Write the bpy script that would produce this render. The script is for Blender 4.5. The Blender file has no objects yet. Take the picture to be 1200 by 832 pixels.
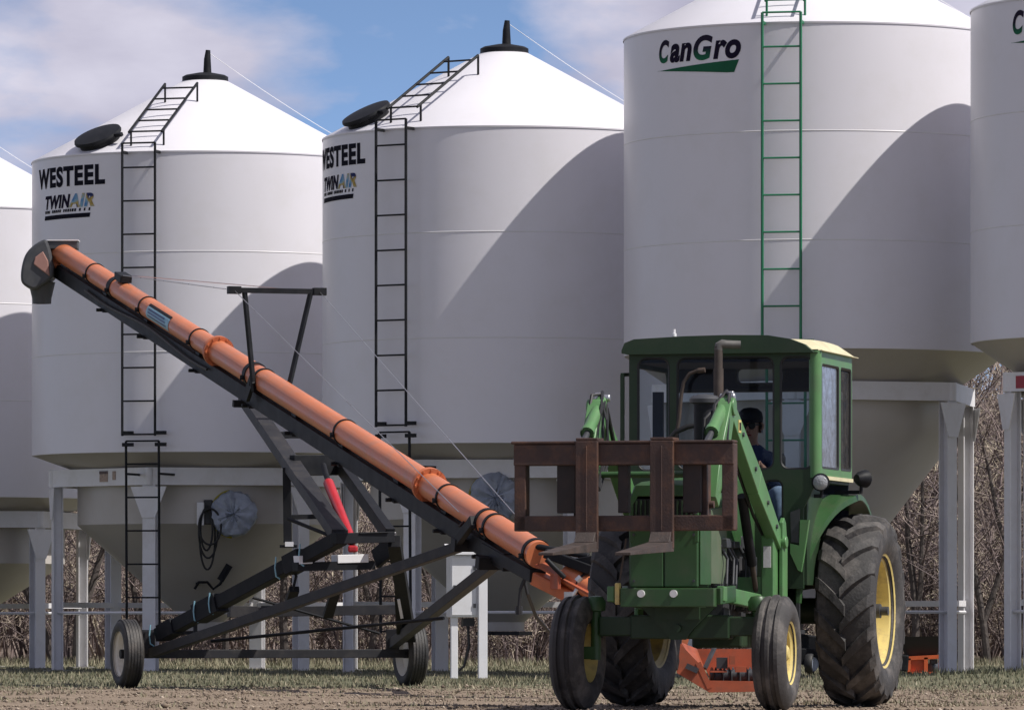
import bpy, bmesh, math, random
import numpy as np
from mathutils import Vector, Matrix
random.seed(7); rng = np.random.default_rng(7)
C = bpy.context.scene.collection
PI = math.pi; R_ = math.radians
F, HC, YH = 7000.0, 0.71, 727.0          # focal length in photo pixels, eye height, horizon row

def P(px, py, D):                        # a photo pixel at distance D -> world point
    return Vector(((px-600)/F*D, D, HC+(YH-py)/F*D))

# ------------------------------------------------------------------ materials
def nodes(m):
    m.use_nodes = True
    return m.node_tree.nodes, m.node_tree.links
def paint(name, col, rough=.45, var=.12, scale=3.0, metal=0.0, bump=0.0, bscale=40, dirt=None, dirt_amt=.5, dscale=2.5, spec=.5, coat=0.0, streak=False):
    m = bpy.data.materials.new(name); n, l = nodes(m); b = n['Principled BSDF']
    tc = n.new('ShaderNodeTexCoord')
    nz = n.new('ShaderNodeTexNoise'); nz.inputs['Scale'].default_value = scale; nz.inputs['Detail'].default_value = 6
    src = tc.outputs['Object']
    if streak:
        mp = n.new('ShaderNodeMapping'); mp.inputs['Scale'].default_value = (1, 1, .12)
        l.new(src, mp.inputs['Vector']); src = mp.outputs['Vector']
    l.new(src, nz.inputs['Vector'])
    r = n.new('ShaderNodeValToRGB'); r.color_ramp.elements[0].position = .3; r.color_ramp.elements[1].position = .7
    r.color_ramp.elements[0].color = (*[c*(1-var) for c in col], 1); r.color_ramp.elements[1].color = (*[min(1, c*(1+var)) for c in col], 1)
    l.new(nz.outputs['Fac'], r.inputs['Fac']); out = r.outputs['Color']
    if dirt:
        d = n.new('ShaderNodeTexNoise'); d.inputs['Scale'].default_value = dscale; d.inputs['Detail'].default_value = 9; d.inputs['Roughness'].default_value = .7
        l.new(tc.outputs['Object'], d.inputs['Vector'])
        dr = n.new('ShaderNodeValToRGB'); dr.color_ramp.elements[0].position = .48; dr.color_ramp.elements[1].position = .72
        dr.color_ramp.elements[1].color = (dirt_amt,)*3+(1,)
        l.new(d.outputs['Fac'], dr.inputs['Fac'])
        mx = n.new('ShaderNodeMix'); mx.data_type = 'RGBA'; mx.inputs[7].default_value = (*dirt, 1)
        l.new(dr.outputs['Color'], mx.inputs[0]); l.new(out, mx.inputs[6]); out = mx.outputs[2]
    l.new(out, b.inputs['Base Color'])
    rr = n.new('ShaderNodeMapRange'); rr.inputs[3].default_value = max(.05, rough-.1); rr.inputs[4].default_value = min(1, rough+.12)
    l.new(nz.outputs['Fac'], rr.inputs[0]); l.new(rr.outputs[0], b.inputs['Roughness'])
    b.inputs['Metallic'].default_value = metal; b.inputs['Specular IOR Level'].default_value = spec
    b.inputs['Coat Weight'].default_value = coat
    if bump:
        bn = n.new('ShaderNodeTexNoise'); bn.inputs['Scale'].default_value = bscale; bn.inputs['Detail'].default_value = 4
        l.new(tc.outputs['Object'], bn.inputs['Vector'])
        bp = n.new('ShaderNodeBump'); bp.inputs['Strength'].default_value = bump; bp.inputs['Distance'].default_value = .02
        l.new(bn.outputs['Fac'], bp.inputs['Height']); l.new(bp.outputs['Normal'], b.inputs['Normal'])
    return m

M = {}
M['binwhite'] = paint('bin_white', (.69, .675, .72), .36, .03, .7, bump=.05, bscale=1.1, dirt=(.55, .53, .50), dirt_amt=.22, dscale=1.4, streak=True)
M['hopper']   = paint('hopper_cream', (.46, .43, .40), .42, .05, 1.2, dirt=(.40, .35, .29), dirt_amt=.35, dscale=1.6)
M['legwhite'] = paint('leg_white', (.70, .69, .71), .42, .05, 2, dirt=(.40, .37, .32), dirt_amt=.3, dscale=4)
M['seam']     = paint('seam_bead', (.66, .65, .665), .36, .04, 3)
M['blackpaint'] = paint('black_paint', (.009, .010, .013), .55, .25, 6, dirt=(.06, .055, .05), dirt_amt=.18, dscale=7, spec=.2)
M['darkgrey'] = paint('dark_grey_paint', (.040, .042, .048), .42, .2, 4, dirt=(.14, .13, .12), dirt_amt=.25, dscale=6)
M['framegrey'] = paint('frame_grey_paint', (.022, .022, .026), .55, .2, 4, dirt=(.11, .095, .08), dirt_amt=.3, spec=.3, dscale=5)
M['headgrey'] = paint('spout_grey_paint', (.050, .053, .060), .46, .15, 5, dirt=(.12, .11, .10), dirt_amt=.3, dscale=5)
M['rubber']   = paint('black_rubber', (.014, .014, .015), .6, .2, 8)
M['orange']   = paint('auger_orange', (.55, .168, .070), .40, .08, 2.2, dirt=(.34, .18, .125), dirt_amt=.55, dscale=3.5, coat=.15)
M['orangered'] = paint('flange_orange', (.60, .115, .035), .42, .12, 6, dirt=(.25, .10, .06), dirt_amt=.4, dscale=9)
M['fadedpink'] = paint('faded_cover_pink', (.34, .18, .15), .5, .1, 6)
M['flange'] = paint('flange_dull_orange', (.50, .14, .055), .45, .14, 6, dirt=(.25, .11, .07), dirt_amt=.5, dscale=9)
M['orangeshade'] = paint('shaded_hopper_orange', (.33, .072, .030), .55, .2, 5, dirt=(.14, .075, .05), dirt_amt=.6, dscale=6)  # auger orange darkened: the shade under the tractor is in the colour
M['green']    = paint('tractor_green', (.026, .078, .024), .45, .14, 3, dirt=(.07, .085, .05), dirt_amt=.65, dscale=3.5)
M['shadegreen'] = paint('shaded_cab_green', (.012, .035, .012), .55, .14, 3, dirt=(.04, .048, .03), dirt_amt=.5, dscale=4)  # tractor green darkened: shade on the cab front is put into the colour
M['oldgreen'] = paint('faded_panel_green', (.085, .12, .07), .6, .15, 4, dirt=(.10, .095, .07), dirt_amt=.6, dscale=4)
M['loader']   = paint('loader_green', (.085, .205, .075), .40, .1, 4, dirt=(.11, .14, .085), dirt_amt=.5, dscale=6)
M['cream']    = paint('roof_cream', (.62, .57, .37), .5, .06, 4, dirt=(.34, .26, .15), dirt_amt=.45, dscale=6)
M['yellow']   = paint('wheel_yellow', (.60, .48, .17), .55, .12, 5, dirt=(.26, .20, .13), dirt_amt=.8, dscale=7)
M['rust']     = paint('rusty_brown', (.048, .026, .021), .62, .3, 5, bump=.15, bscale=60, dirt=(.14, .062, .032), dirt_amt=.75, dscale=4.5)
M['rustdark'] = paint('dark_rusty_steel', (.020, .014, .013), .65, .3, 6, dirt=(.055, .03, .02), dirt_amt=.4, dscale=6)
M['rustworn'] = paint('worn_tine_steel', (.048, .036, .032), .6, .3, 6, bump=.2, bscale=60, dirt=(.09, .048, .034), dirt_amt=.5, dscale=8)
M['tyre']     = paint('tyre_rubber', (.022, .021, .022), .62, .25, 5, bump=.15, bscale=50, dirt=(.13, .11, .095), dirt_amt=.6, dscale=3.5)
M['tyredusty'] = paint('dusty_tyre_rubber', (.036, .034, .034), .7, .25, 5, bump=.2, bscale=50, dirt=(.19, .17, .155), dirt_amt=.75, dscale=3)
M['tyrefront'] = paint('dusty_front_tyre', (.045, .042, .042), .75, .25, 6, bump=.2, bscale=50, dirt=(.20, .18, .165), dirt_amt=.85, dscale=3)
M['rimcream'] = paint('rim_cream', (.74, .69, .60), .5, .06, 6, dirt=(.40, .34, .27), dirt_amt=.35, dscale=8)
M['red']      = paint('cylinder_red', (.42, .018, .026), .35, .1, 6)
M['steel']    = paint('bare_steel', (.55, .55, .56), .3, .1, 8, metal=.9)
M['zinc']     = paint('white_metal', (.72, .72, .74), .35, .04, 5)
M['exhaust']  = paint('exhaust_rust', (.050, .038, .032), .65, .3, 9, dirt=(.10, .06, .04), dirt_amt=.6, dscale=10)
M['pipegrey'] = paint('pipe_grey', (.10, .095, .09), .5, .2, 9)
M['navy']     = paint('cab_liner', (.008, .012, .024), .8, .15, 6)
M['gasket']   = paint('window_gasket', (.010, .011, .012), .55, .1, 10)
M['ladgreen'] = paint('ladder_green', (.012, .16, .075), .42, .1, 5, dirt=(.06, .10, .05), dirt_amt=.3, dscale=9)
M['ink']      = paint('ink_black', (.010, .010, .018), .85, .1, 3, spec=.08)
M['inknavy']  = paint('ink_navy', (.013, .010, .026), .85, .1, 3, spec=.08)
M['inkgreen'] = paint('ink_green', (.018, .105, .056), .8, .12, 3, spec=.1)
M['cabinet']  = paint('cabinet_white', (.70, .70, .72), .4, .04, 3, dirt=(.45, .42, .38), dirt_amt=.25, dscale=4)
M['wrap']     = paint('wrap_plastic', (.27, .30, .37), .3, .25, 6, bump=1.0, bscale=9)
M['cordblack'] = paint('cord_black', (.012, .012, .014), .5, .1, 9)
M['cordyellow'] = paint('cord_yellow', (.35, .30, .03), .5, .1, 9)
M['rope']     = paint('pull_rope', (.70, .70, .72), .6, .05, 9)
M['skin']     = paint('skin', (.50, .28, .20), .5, .06, 12)
M['jacket']   = paint('navy_jacket', (.035, .055, .13), .85, .2, 9, bump=.3, bscale=14)
M['jeans']    = paint('blue_jeans', (.40, .53, .76), .85, .2, 9, bump=.4, bscale=12)
M['cap']      = paint('dark_cap', (.015, .017, .025), .8, .2, 9)
M['shoe']     = paint('brown_boot', (.04, .025, .018), .6, .2, 9)
M['seatvinyl'] = paint('seat_vinyl', (.03, .028, .027), .55, .2, 9)
M['lens']     = paint('lamp_lens', (.30, .31, .33), .12, .1, 60, bump=.4, bscale=70)
M['decalblue'] = paint('decal_pale_blue', (.22, .42, .52), .4, .1, 20)
M['decaldark'] = paint('decal_blue_text', (.02, .06, .16), .4, .1, 20)
M['stickred'] = paint('sticker_red', (.30, .03, .05), .5, .15, 12)
M['sticktan'] = paint('sticker_tan', (.34, .25, .20), .5, .3, 30)
M['stickbrown'] = paint('sticker_brown', (.09, .055, .05), .5, .3, 30)
M['stickwhite'] = paint('sticker_white', (.62, .62, .62), .5, .1, 30)
M['concrete'] = paint('concrete_pad', (.27, .26, .24), .85, .15, 4, bump=.3, bscale=30)

def m_glass(name, tint, refl=.10, dust_reflection=.0, ior=1.22):
    m = bpy.data.materials.new(name); n, l = nodes(m); n.remove(n['Principled BSDF']); out = n['Material Output']
    tr = n.new('ShaderNodeBsdfTransparent'); tr.inputs[0].default_value = (*tint, 1)
    gl = n.new('ShaderNodeBsdfGlossy'); gl.inputs['Roughness'].default_value = .04 if ior > 1.15 else .3; gl.inputs[0].default_value = (.9, .95, 1, 1)
    fr = n.new('ShaderNodeFresnel'); fr.inputs[0].default_value = ior
    ad = n.new('ShaderNodeMath'); ad.operation = 'ADD'; ad.inputs[1].default_value = refl; ad.use_clamp = True
    l.new(fr.outputs[0], ad.inputs[0])
    mx = n.new('ShaderNodeMixShader'); l.new(ad.outputs[0], mx.inputs[0]); l.new(tr.outputs[0], mx.inputs[1]); l.new(gl.outputs[0], mx.inputs[2])
    last = mx.outputs[0]
    if dust_reflection:
        df = n.new('ShaderNodeBsdfDiffuse'); df.inputs[0].default_value = (.085, .078, .072, 1)
        nz = n.new('ShaderNodeTexNoise'); nz.inputs['Scale'].default_value = 9; nz.inputs['Detail'].default_value = 8; nz.inputs['Roughness'].default_value = .75
        tc = n.new('ShaderNodeTexCoord'); l.new(tc.outputs['Object'], nz.inputs['Vector'])
        mr = n.new('ShaderNodeMapRange'); mr.inputs[1].default_value = .35; mr.inputs[2].default_value = .7; mr.inputs[4].default_value = dust_reflection
        l.new(nz.outputs['Fac'], mr.inputs[0])
        m2 = n.new('ShaderNodeMixShader'); l.new(mr.outputs[0], m2.inputs[0]); l.new(last, m2.inputs[1]); l.new(df.outputs[0], m2.inputs[2]); last = m2.outputs[0]
    l.new(last, out.inputs['Surface']); return m
M['glass'] = m_glass('cab_glass', (.66, .72, .78), .0, .008)
M['glassside'] = m_glass('dusty_reflection_glass', (.55, .55, .53), .0, .75, 1.04)  # brown mottling paints the reflected brush into the pane, along with dust

def m_ramp_attr(name, stops, rough=.8, attr='tone'):
    m = bpy.data.materials.new(name); n, l = nodes(m); b = n['Principled BSDF']
    a = n.new('ShaderNodeAttribute'); a.attribute_name = attr
    r = n.new('ShaderNodeValToRGB'); e = r.color_ramp.elements
    while len(e) < len(stops): e.new(.5)
    for el, (p, c) in zip(e, stops): el.position = p; el.color = (*c, 1)
    l.new(a.outputs['Fac'], r.inputs['Fac']); l.new(r.outputs['Color'], b.inputs['Base Color']); b.inputs['Roughness'].default_value = rough
    return m
M['twig'] = m_ramp_attr('bare_twigs', [(0, (.045, .036, .038)), (.3, (.135, .103, .102)), (.55, (.245, .19, .182)), (.8, (.36, .295, .24)), (1, (.50, .44, .33))], .75)
M['bark'] = paint('dark_bark', (.055, .044, .040), .85, .35, 7, bump=.6, bscale=18, dirt=(.16, .14, .125), dirt_amt=.5, dscale=5)
M['grass'] = m_ramp_attr('grass_blades', [(0, (.06, .07, .040)), (.35, (.125, .13, .075)), (.7, (.21, .19, .125)), (1, (.31, .265, .18))], .7)
M['stone'] = m_ramp_attr('gravel_stones', [(0, (.045, .033, .025)), (.35, (.14, .103, .076)), (.7, (.25, .195, .145)), (1, (.42, .35, .28))], .85)

# ------------------------------------------------------------------ mesh building
class MB:
    def __init__(s): s.v = []; s.f = []; s.sm = []; s.mi = []; s.cur = 0
    def add(s, vs, fs, smooth=False):
        o = len(s.v); s.v += [Vector(v) for v in vs]; s.f += [[i+o for i in f] for f in fs]; s.sm += [smooth]*len(fs); s.mi += [s.cur]*len(fs); return s
    def hexa(s, vs):
        return s.add(vs, [(0,3,2,1),(4,5,6,7),(0,1,5,4),(1,2,6,5),(2,3,7,6),(3,0,4,7)])
    def box(s, c, d, rz=0.0):
        c = Vector(c); x, y, z = [k/2 for k in d]; co, si = math.cos(rz), math.sin(rz)
        vs = [c+Vector((a*co-b*si, a*si+b*co, e)) for e in (-z, z) for a, b in ((-x,-y),(x,-y),(x,y),(-x,y))]
        return s.hexa(vs)
    def bar(s, p, q, w, h=None, up=(0,0,1), w2=None, h2=None):     # box beam p->q; w sideways, h along 'up'
        p, q = Vector(p), Vector(q); h = h or w; w2 = w2 or w; h2 = h2 or h; d = (q-p).normalized(); u = Vector(up)
        sd = d.cross(u)
        if sd.length < 1e-4: sd = d.cross(Vector((1,0,0)))
        sd.normalize(); u = sd.cross(d)
        vs = []
        for pt, ww, hh in ((p, w, h), (q, w2, h2)):
            vs += [pt-sd*ww/2-u*hh/2, pt+sd*ww/2-u*hh/2, pt+sd*ww/2+u*hh/2, pt-sd*ww/2+u*hh/2]
        return s.hexa(vs)
    def path(s, pts, r, n=10, caps=True, closed=False, smooth=True):
        pts = [Vector(p) for p in pts]; rs = r if isinstance(r, (list, tuple)) else [r]*len(pts)
        vs, fs = [], []; k = len(pts); prev = None
        for i, p in enumerate(pts):
            if closed: t = pts[(i+1)%k]-pts[i-1]
            else: t = pts[min(i+1,k-1)]-pts[max(i-1,0)]
            t = t.normalized() if t.length > 1e-9 else Vector((0,0,1))
            if prev is None:
                a = t.cross(Vector((0,0,1)))
                if a.length < .05: a = t.cross(Vector((1,0,0)))
            else: a = prev-t*prev.dot(t)
            a.normalize(); prev = a; b = t.cross(a)
            for j in range(n):
                an = 2*PI*j/n; vs.append(p+a*math.cos(an)*rs[i]+b*math.sin(an)*rs[i])
        for i in range(k if closed else k-1):
            i2 = (i+1)%k
            for j in range(n): fs.append((i*n+j, i*n+(j+1)%n, i2*n+(j+1)%n, i2*n+j))
        s.add(vs, fs, smooth)
        if caps and not closed:
            s.add([vs[j] for j in range(n)], [tuple(reversed(range(n)))]); s.add([vs[(k-1)*n+j] for j in range(n)], [tuple(range(n))])
        return s
    def tube(s, p, q, r, r2=None, n=12, smooth=True): return s.path([p, q], [r, r2 if r2 is not None else r], n, True, False, smooth)
    def lathe(s, prof, origin=(0,0,0), axis=(0,0,1), n=48, smooth=True):   # prof = [(r, h)...]
        o = Vector(origin); ax = Vector(axis).normalized(); a = ax.orthogonal().normalized()
        if abs(ax.z) > .99: a = Vector((1,0,0))
        b = ax.cross(a); vs, fs = [], []
        for r, h in prof:
            for j in range(n):
                an = 2*PI*j/n; vs.append(o+ax*h+(a*math.cos(an)+b*math.sin(an))*r)
        for i in range(len(prof)-1):
            for j in range(n): fs.append((i*n+j, i*n+(j+1)%n, (i+1)*n+(j+1)%n, (i+1)*n+j))
        return s.add(vs, fs, smooth)
    def prism(s, poly, off):                                        # planar 3D polygon extruded by off
        off = Vector(off); k = len(poly); vs = [Vector(p) for p in poly]+[Vector(p)+off for p in poly]
        return s.add(vs, [tuple(reversed(range(k))), tuple(range(k, 2*k))]+[(i, (i+1)%k, (i+1)%k+k, i+k) for i in range(k)])
    def build(s, name, mat, parent=None, world=False, bevel=0.0, label=None):
        base = WORLD.get(parent.name, Matrix()) if (parent and world) else None
        vs = s.v if base is None else [base.inverted() @ v for v in s.v]
        me = bpy.data.meshes.new(name); me.from_pydata([tuple(v) for v in vs], [], s.f)
        me.polygons.foreach_set('use_smooth', s.sm)
        for mm in (mat if isinstance(mat, (list, tuple)) else [mat]): me.materials.append(mm)
        me.polygons.foreach_set('material_index', s.mi); me.update()
        bm = bmesh.new(); bm.from_mesh(me); bmesh.ops.remove_doubles(bm, verts=bm.verts, dist=1e-5); bmesh.ops.recalc_face_normals(bm, faces=bm.faces); bm.to_mesh(me); bm.free()
        if any(s.sm): me.set_sharp_from_angle(angle=R_(38))
        o = bpy.data.objects.new(name, me); C.objects.link(o)
        if parent: o.parent = parent; WORLD[o.name] = WORLD.get(parent.name, Matrix())
        if bevel:
            b = o.modifiers.new('bevel', 'BEVEL'); b.width = bevel; b.segments = 2; b.limit_method = 'ANGLE'; b.angle_limit = R_(40)
        if label: o['label'] = label
        return o
WORLD = {}
def thing(name, label, cat, loc=(0,0,0), rz=0.0, group=None):
    o = bpy.data.objects.new(name, None); C.objects.link(o); o.location = loc; o.rotation_euler = (0,0,rz)
    WORLD[o.name] = Matrix.Translation(Vector(loc)) @ Matrix.Rotation(rz, 4, 'Z')
    return tag(o, label, cat, group)
def tag(o, label=None, cat=None, group=None, kind=None):
    if label: o['label'] = label
    if cat: o['category'] = cat
    if group: o['group'] = group
    if kind: o['kind'] = kind
    return o
def copy_tree(o, parent=None):
    c = o.copy(); C.objects.link(c)
    if parent: c.parent = parent
    WORLD[c.name] = WORLD.get(o.name, Matrix())
    for ch in list(o.children): copy_tree(ch, c)
    return c
def rrect(x0, y0, x1, y1, r, n=5):
    pts = []
    for cx, cy, a0 in ((x1-r, y1-r, 0), (x0+r, y1-r, 90), (x0+r, y0+r, 180), (x1-r, y0+r, 270)):
        for i in range(n+1):
            a = R_(a0+90*i/n); pts.append((cx+r*math.cos(a), cy+r*math.sin(a)))
    return pts
def eval_mesh(o):
    dg = bpy.context.evaluated_depsgraph_get(); dg.update()
    return bpy.data.meshes.new_from_object(o.evaluated_get(dg))
def panel(mb, outer, holes, th, frame):                 # flat panel with holes; frame = (origin, xdir, ydir)
    cu = bpy.data.curves.new('panel', 'CURVE'); cu.dimensions = '2D'; cu.fill_mode = 'BOTH'; cu.extrude = th/2
    for pl in [outer]+holes:
        sp = cu.splines.new('POLY'); sp.points.add(len(pl)-1); sp.use_cyclic_u = True
        for p, q in zip(sp.points, pl): p.co = (q[0], q[1], 0, 1)
    o = bpy.data.objects.new('panel', cu); C.objects.link(o); me = eval_mesh(o)
    og, xd, yd = [Vector(k) for k in frame]; zd = xd.cross(yd)
    mb.add([og+xd*v.co.x+yd*v.co.y+zd*v.co.z for v in me.vertices], [tuple(p.vertices) for p in me.polygons])
    bpy.data.objects.remove(o); bpy.data.curves.remove(cu); bpy.data.meshes.remove(me)
def text_mesh(txt, bold=.02, shear=0.0, sx=1.0, spacing=1.0):   # -> verts (x, y), faces, scaled to height 1
    cu = bpy.data.curves.new('txt', 'FONT'); cu.body = txt; cu.offset = bold; cu.shear = shear; cu.space_character = spacing; cu.resolution_u = 6
    o = bpy.data.objects.new('txt', cu); C.objects.link(o); me = eval_mesh(o)
    bm = bmesh.new(); bm.from_mesh(me); bmesh.ops.triangulate(bm, faces=bm.faces)
    vs = [(v.co.x*sx, v.co.y) for v in bm.verts]; bm.verts.index_update(); fs = [tuple(v.index for v in f.verts) for f in bm.faces]; bm.free()
    bpy.data.objects.remove(o); bpy.data.curves.remove(cu); bpy.data.meshes.remove(me)
    return vs, fs
def fit(vs, x0, x1, y0, y1):
    xs = [v[0] for v in vs]; ys = [v[1] for v in vs]; ax, bx, ay, by = min(xs), max(xs), min(ys), max(ys)
    return [(x0+(x-ax)/(bx-ax)*(x1-x0), y0+(y-ay)/(by-ay)*(y1-y0)) for x, y in vs]
def wrap(mb, vs, fs, Rr):                               # (arc metres from azimuth 0, z) onto a cylinder
    mb.add([cyl(Rr, x/Rr, z) for x, z in vs], fs)
def cyl(r, a, z): return Vector((r*math.sin(a), -r*math.cos(a), z))   # azimuth a: 0 faces the camera, + to the right

# ------------------------------------------------------------------ setting: ground, bank, sky
def field(x, y): return 0.0
nx, ny = 2, 2
def ground_mat():
    m = bpy.data.materials.new('yard_ground'); n, l = nodes(m); b = n['Principled BSDF']; b.inputs['Roughness'].default_value = .95
    tc = n.new('ShaderNodeTexCoord'); sx = n.new('ShaderNodeSeparateXYZ'); l.new(tc.outputs['Object'], sx.inputs[0])
    def noise(sc, det=6, rg=.6):
        z = n.new('ShaderNodeTexNoise'); z.inputs['Scale'].default_value = sc; z.inputs['Detail'].default_value = det; z.inputs['Roughness'].default_value = rg; l.new(tc.outputs['Object'], z.inputs['Vector']); return z
    def ramp(src, stops):
        r = n.new('ShaderNodeValToRGB'); e = r.color_ramp.elements
        while len(e) < len(stops): e.new(.5)
        for el, (p, c) in zip(e, stops): el.position = p; el.color = (*c, 1)
        l.new(src, r.inputs['Fac']); return r.outputs['Color']
    def mix(f, a, c):
        x = n.new('ShaderNodeMix'); x.data_type = 'RGBA'; l.new(f, x.inputs[0]); l.new(a, x.inputs[6]); l.new(c, x.inputs[7]); return x.outputs[2]
    gravel = ramp(noise(9, 9, .8).outputs['Fac'], [(.3, (.085, .062, .044)), (.5, (.20, .15, .108)), (.7, (.33, .26, .19))])
    grass = ramp(noise(2.2, 9, .75).outputs['Fac'], [(.3, (.065, .075, .042)), (.52, (.125, .12, .07)), (.72, (.21, .18, .115))])
    litter = ramp(noise(3, 9, .8).outputs['Fac'], [(.3, (.06, .045, .036)), (.55, (.15, .11, .085)), (.75, (.24, .19, .14))])
    nb = noise(.45, 7, .65)
    def edge(y0, y1, amp):
        ma = n.new('ShaderNodeMath'); ma.operation = 'MULTIPLY_ADD'; ma.inputs[1].default_value = amp; l.new(nb.outputs['Fac'], ma.inputs[0]); l.new(sx.outputs['Y'], ma.inputs[2])
        mr = n.new('ShaderNodeMapRange'); mr.inputs[1].default_value = y0; mr.inputs[2].default_value = y1; l.new(ma.outputs[0], mr.inputs[0]); return mr.outputs[0]
    c = mix(edge(63, 66, 6), gravel, grass); c = mix(edge(98, 101, 6), c, litter)
    l.new(c, b.inputs['Base Color'])
    bp = n.new('ShaderNodeBump'); bp.inputs['Strength'].default_value = .7; bp.inputs['Distance'].default_value = .02
    l.new(noise(14, 8, .7).outputs['Fac'], bp.inputs['Height']); l.new(bp.outputs['Normal'], b.inputs['Normal'])
    return m
M['ground'] = ground_mat()
mb = MB(); gx = np.concatenate([[-900, -300, -80], np.linspace(-30, 30, 61), [80, 300, 900]]); gy = np.concatenate([[-60, 20], np.linspace(40, 100, 121), [130, 300, 2500]])
def gz(x, y):
    if not (40 <= y <= 100 and abs(x) < 30): return 0.0
    z = .018*math.sin(x*1.7+y*.6)*math.sin(y*.9+1.3*x)+.012*math.sin(x*4.1)*math.sin(y*2.7)
    z += .13*math.exp(-((x-7.2)/2.2)**2-((y-71.5)/3.0)**2)            # grassy hump at the foot of the right-hand bins
    for wx, wy, s_ in ((1.03, 49.84, 1), (2.88, 49.4, 1), (.60, 47.45, 1), (2.15, 47.05, 1)):
        z *= 1-math.exp(-((x-wx)**2+(y-wy)**2)/.8)
    return z
vs = [(x, y, gz(x, y)) for y in gy for x in gx]; k = len(gx)
mb.add(vs, [(j*k+i, j*k+i+1, (j+1)*k+i+1, (j+1)*k+i) for j in range(len(gy)-1) for i in range(k-1)], True)
tag(mb.build('ground', M['ground']), kind='structure')

M['bank'] = paint('bank_litter', (.12, .092, .082), .95, .5, 1.2, bump=1.0, bscale=6, dirt=(.26, .20, .155), dirt_amt=.8, dscale=3)
mb = MB(); bx = np.linspace(-60, 60, 121); by = np.linspace(104, 140, 31)
def bz(x, y):
    t = min(1, max(0, (y-105)/14)); return -.05+t*t*(3-2*t)*4.4*(1+.12*math.sin(x*.23)+.08*math.sin(x*.71+1))+.12*math.sin(x*1.9+y)*t
vs = [(x, y, bz(x, y)) for y in by for x in bx]; k = len(bx)
mb.add(vs, [(j*k+i, j*k+i+1, (j+1)*k+i+1, (j+1)*k+i) for j in range(len(by)-1) for i in range(k-1)], True)
tag(mb.build('river_bank', M['bank']), kind='structure')

# bare brush ------------------------------------------------------------
def shrub_segments(h, stems, seed, spread=.9, nside=11, ntw=3):
    r = np.random.default_rng(seed); segs = []
    for s_ in range(stems):
        a = r.uniform(0, 2*PI); base = np.array([math.cos(a), math.sin(a), 0])*r.uniform(.02, .35)
        d = np.array([math.cos(a)*spread*r.uniform(.1, .5), math.sin(a)*spread*r.uniform(.1, .5), 1.0]); hh = h*r.uniform(.65, 1); n = 6
        p = base; tone = r.uniform(.05, .7); pts = [p]
        for i in range(n):
            d = d+r.normal(0, .13, 3); d[2] = max(d[2], .45); d /= np.linalg.norm(d); p = p+d*hh/n; pts.append(p)
        for i in range(n):
            r0 = .022*h/4*(1-i/n*.75)+.004; r1 = .022*h/4*(1-(i+1)/n*.75)+.004; segs.append((pts[i], pts[i+1], r0, r1, tone))
        for q in range(nside):
            t = r.uniform(.12, .98)*n; i = int(t); b0 = pts[i]+(pts[min(i+1, n)]-pts[i])*(t-i)
            aa = r.uniform(0, 2*PI); dd = np.array([math.cos(aa), math.sin(aa), r.uniform(.2, 1.3)]); dd /= np.linalg.norm(dd); L = hh*r.uniform(.12, .34)
            m1 = b0+dd*L*.5+r.normal(0, .03, 3); m2 = b0+dd*L+np.array([0, 0, L*r.uniform(-.1, .35)]); tn = np.clip(tone+r.uniform(-.2, .4), 0, 1)
            segs.append((b0, m1, .0095, .007, tn)); segs.append((m1, m2, .007, .004, tn))
            for w in range(ntw):
                f = r.uniform(.2, 1); s0 = b0+(m2-b0)*f; e = r.normal(0, 1, 3); e[2] = abs(e[2])*.8; e /= np.linalg.norm(e)
                segs.append((s0, s0+e*L*r.uniform(.25, .6), .0062, .003, np.clip(tn+r.uniform(-.15, .35), 0, 1)))
    return segs
def segs_arrays(segs):
    A = np.array([s[0] for s in segs]); B = np.array([s[1] for s in segs]); ra = np.array([s[2] for s in segs]); rb = np.array([s[3] for s in segs]); tn = np.array([s[4] for s in segs])
    d = B-A; d /= np.linalg.norm(d, axis=1)[:, None]+1e-9; ref = np.where(np.abs(d[:, 2:3]) < .9, np.array([[0, 0, 1.]]), np.array([[1., 0, 0]]))
    a = np.cross(d, ref); a /= np.linalg.norm(a, axis=1)[:, None]+1e-9; b = np.cross(d, a); V = []
    for pt, rr in ((A, ra), (B, rb)):
        for j in range(3):
            an = 2*PI*j/3; V.append(pt+(a*math.cos(an)+b*math.sin(an))*rr[:, None])
    V = np.stack(V, 1).reshape(-1, 3); n = len(segs)
    q = np.array([[0, 1, 4, 3], [1, 2, 5, 4], [2, 0, 3, 5]]); Q = (np.arange(n)[:, None, None]*6+q[None]).reshape(-1, 4)
    return V, Q, np.repeat(tn, 6)
def np_mesh(name, V, Q, tone, mat):
    me = bpy.data.meshes.new(name); nv, nf, kk = len(V), len(Q), Q.shape[1]
    me.vertices.add(nv); me.vertices.foreach_set('co', V.astype(np.float32).ravel())
    me.loops.add(nf*kk); me.loops.foreach_set('vertex_index', Q.astype(np.int32).ravel())
    me.polygons.add(nf); me.polygons.foreach_set('loop_start', np.arange(0, nf*kk, kk, dtype=np.int32))
    at = me.attributes.new('tone', 'FLOAT', 'POINT'); at.data.foreach_set('value', tone.astype(np.float32))
    me.materials.append(mat); me.update(calc_edges=True); me.validate()
    o = bpy.data.objects.new(name, me); C.objects.link(o); return o
variants = [segs_arrays(shrub_segments(h, st, 40+i)) for i, (h, st) in enumerate([(4.2, 9), (3.4, 10), (5.0, 8), (2.4, 12), (4.6, 9), (3.0, 11), (1.7, 14)])]
Vs, Qs, Ts = [], [], []; off = 0
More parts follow.
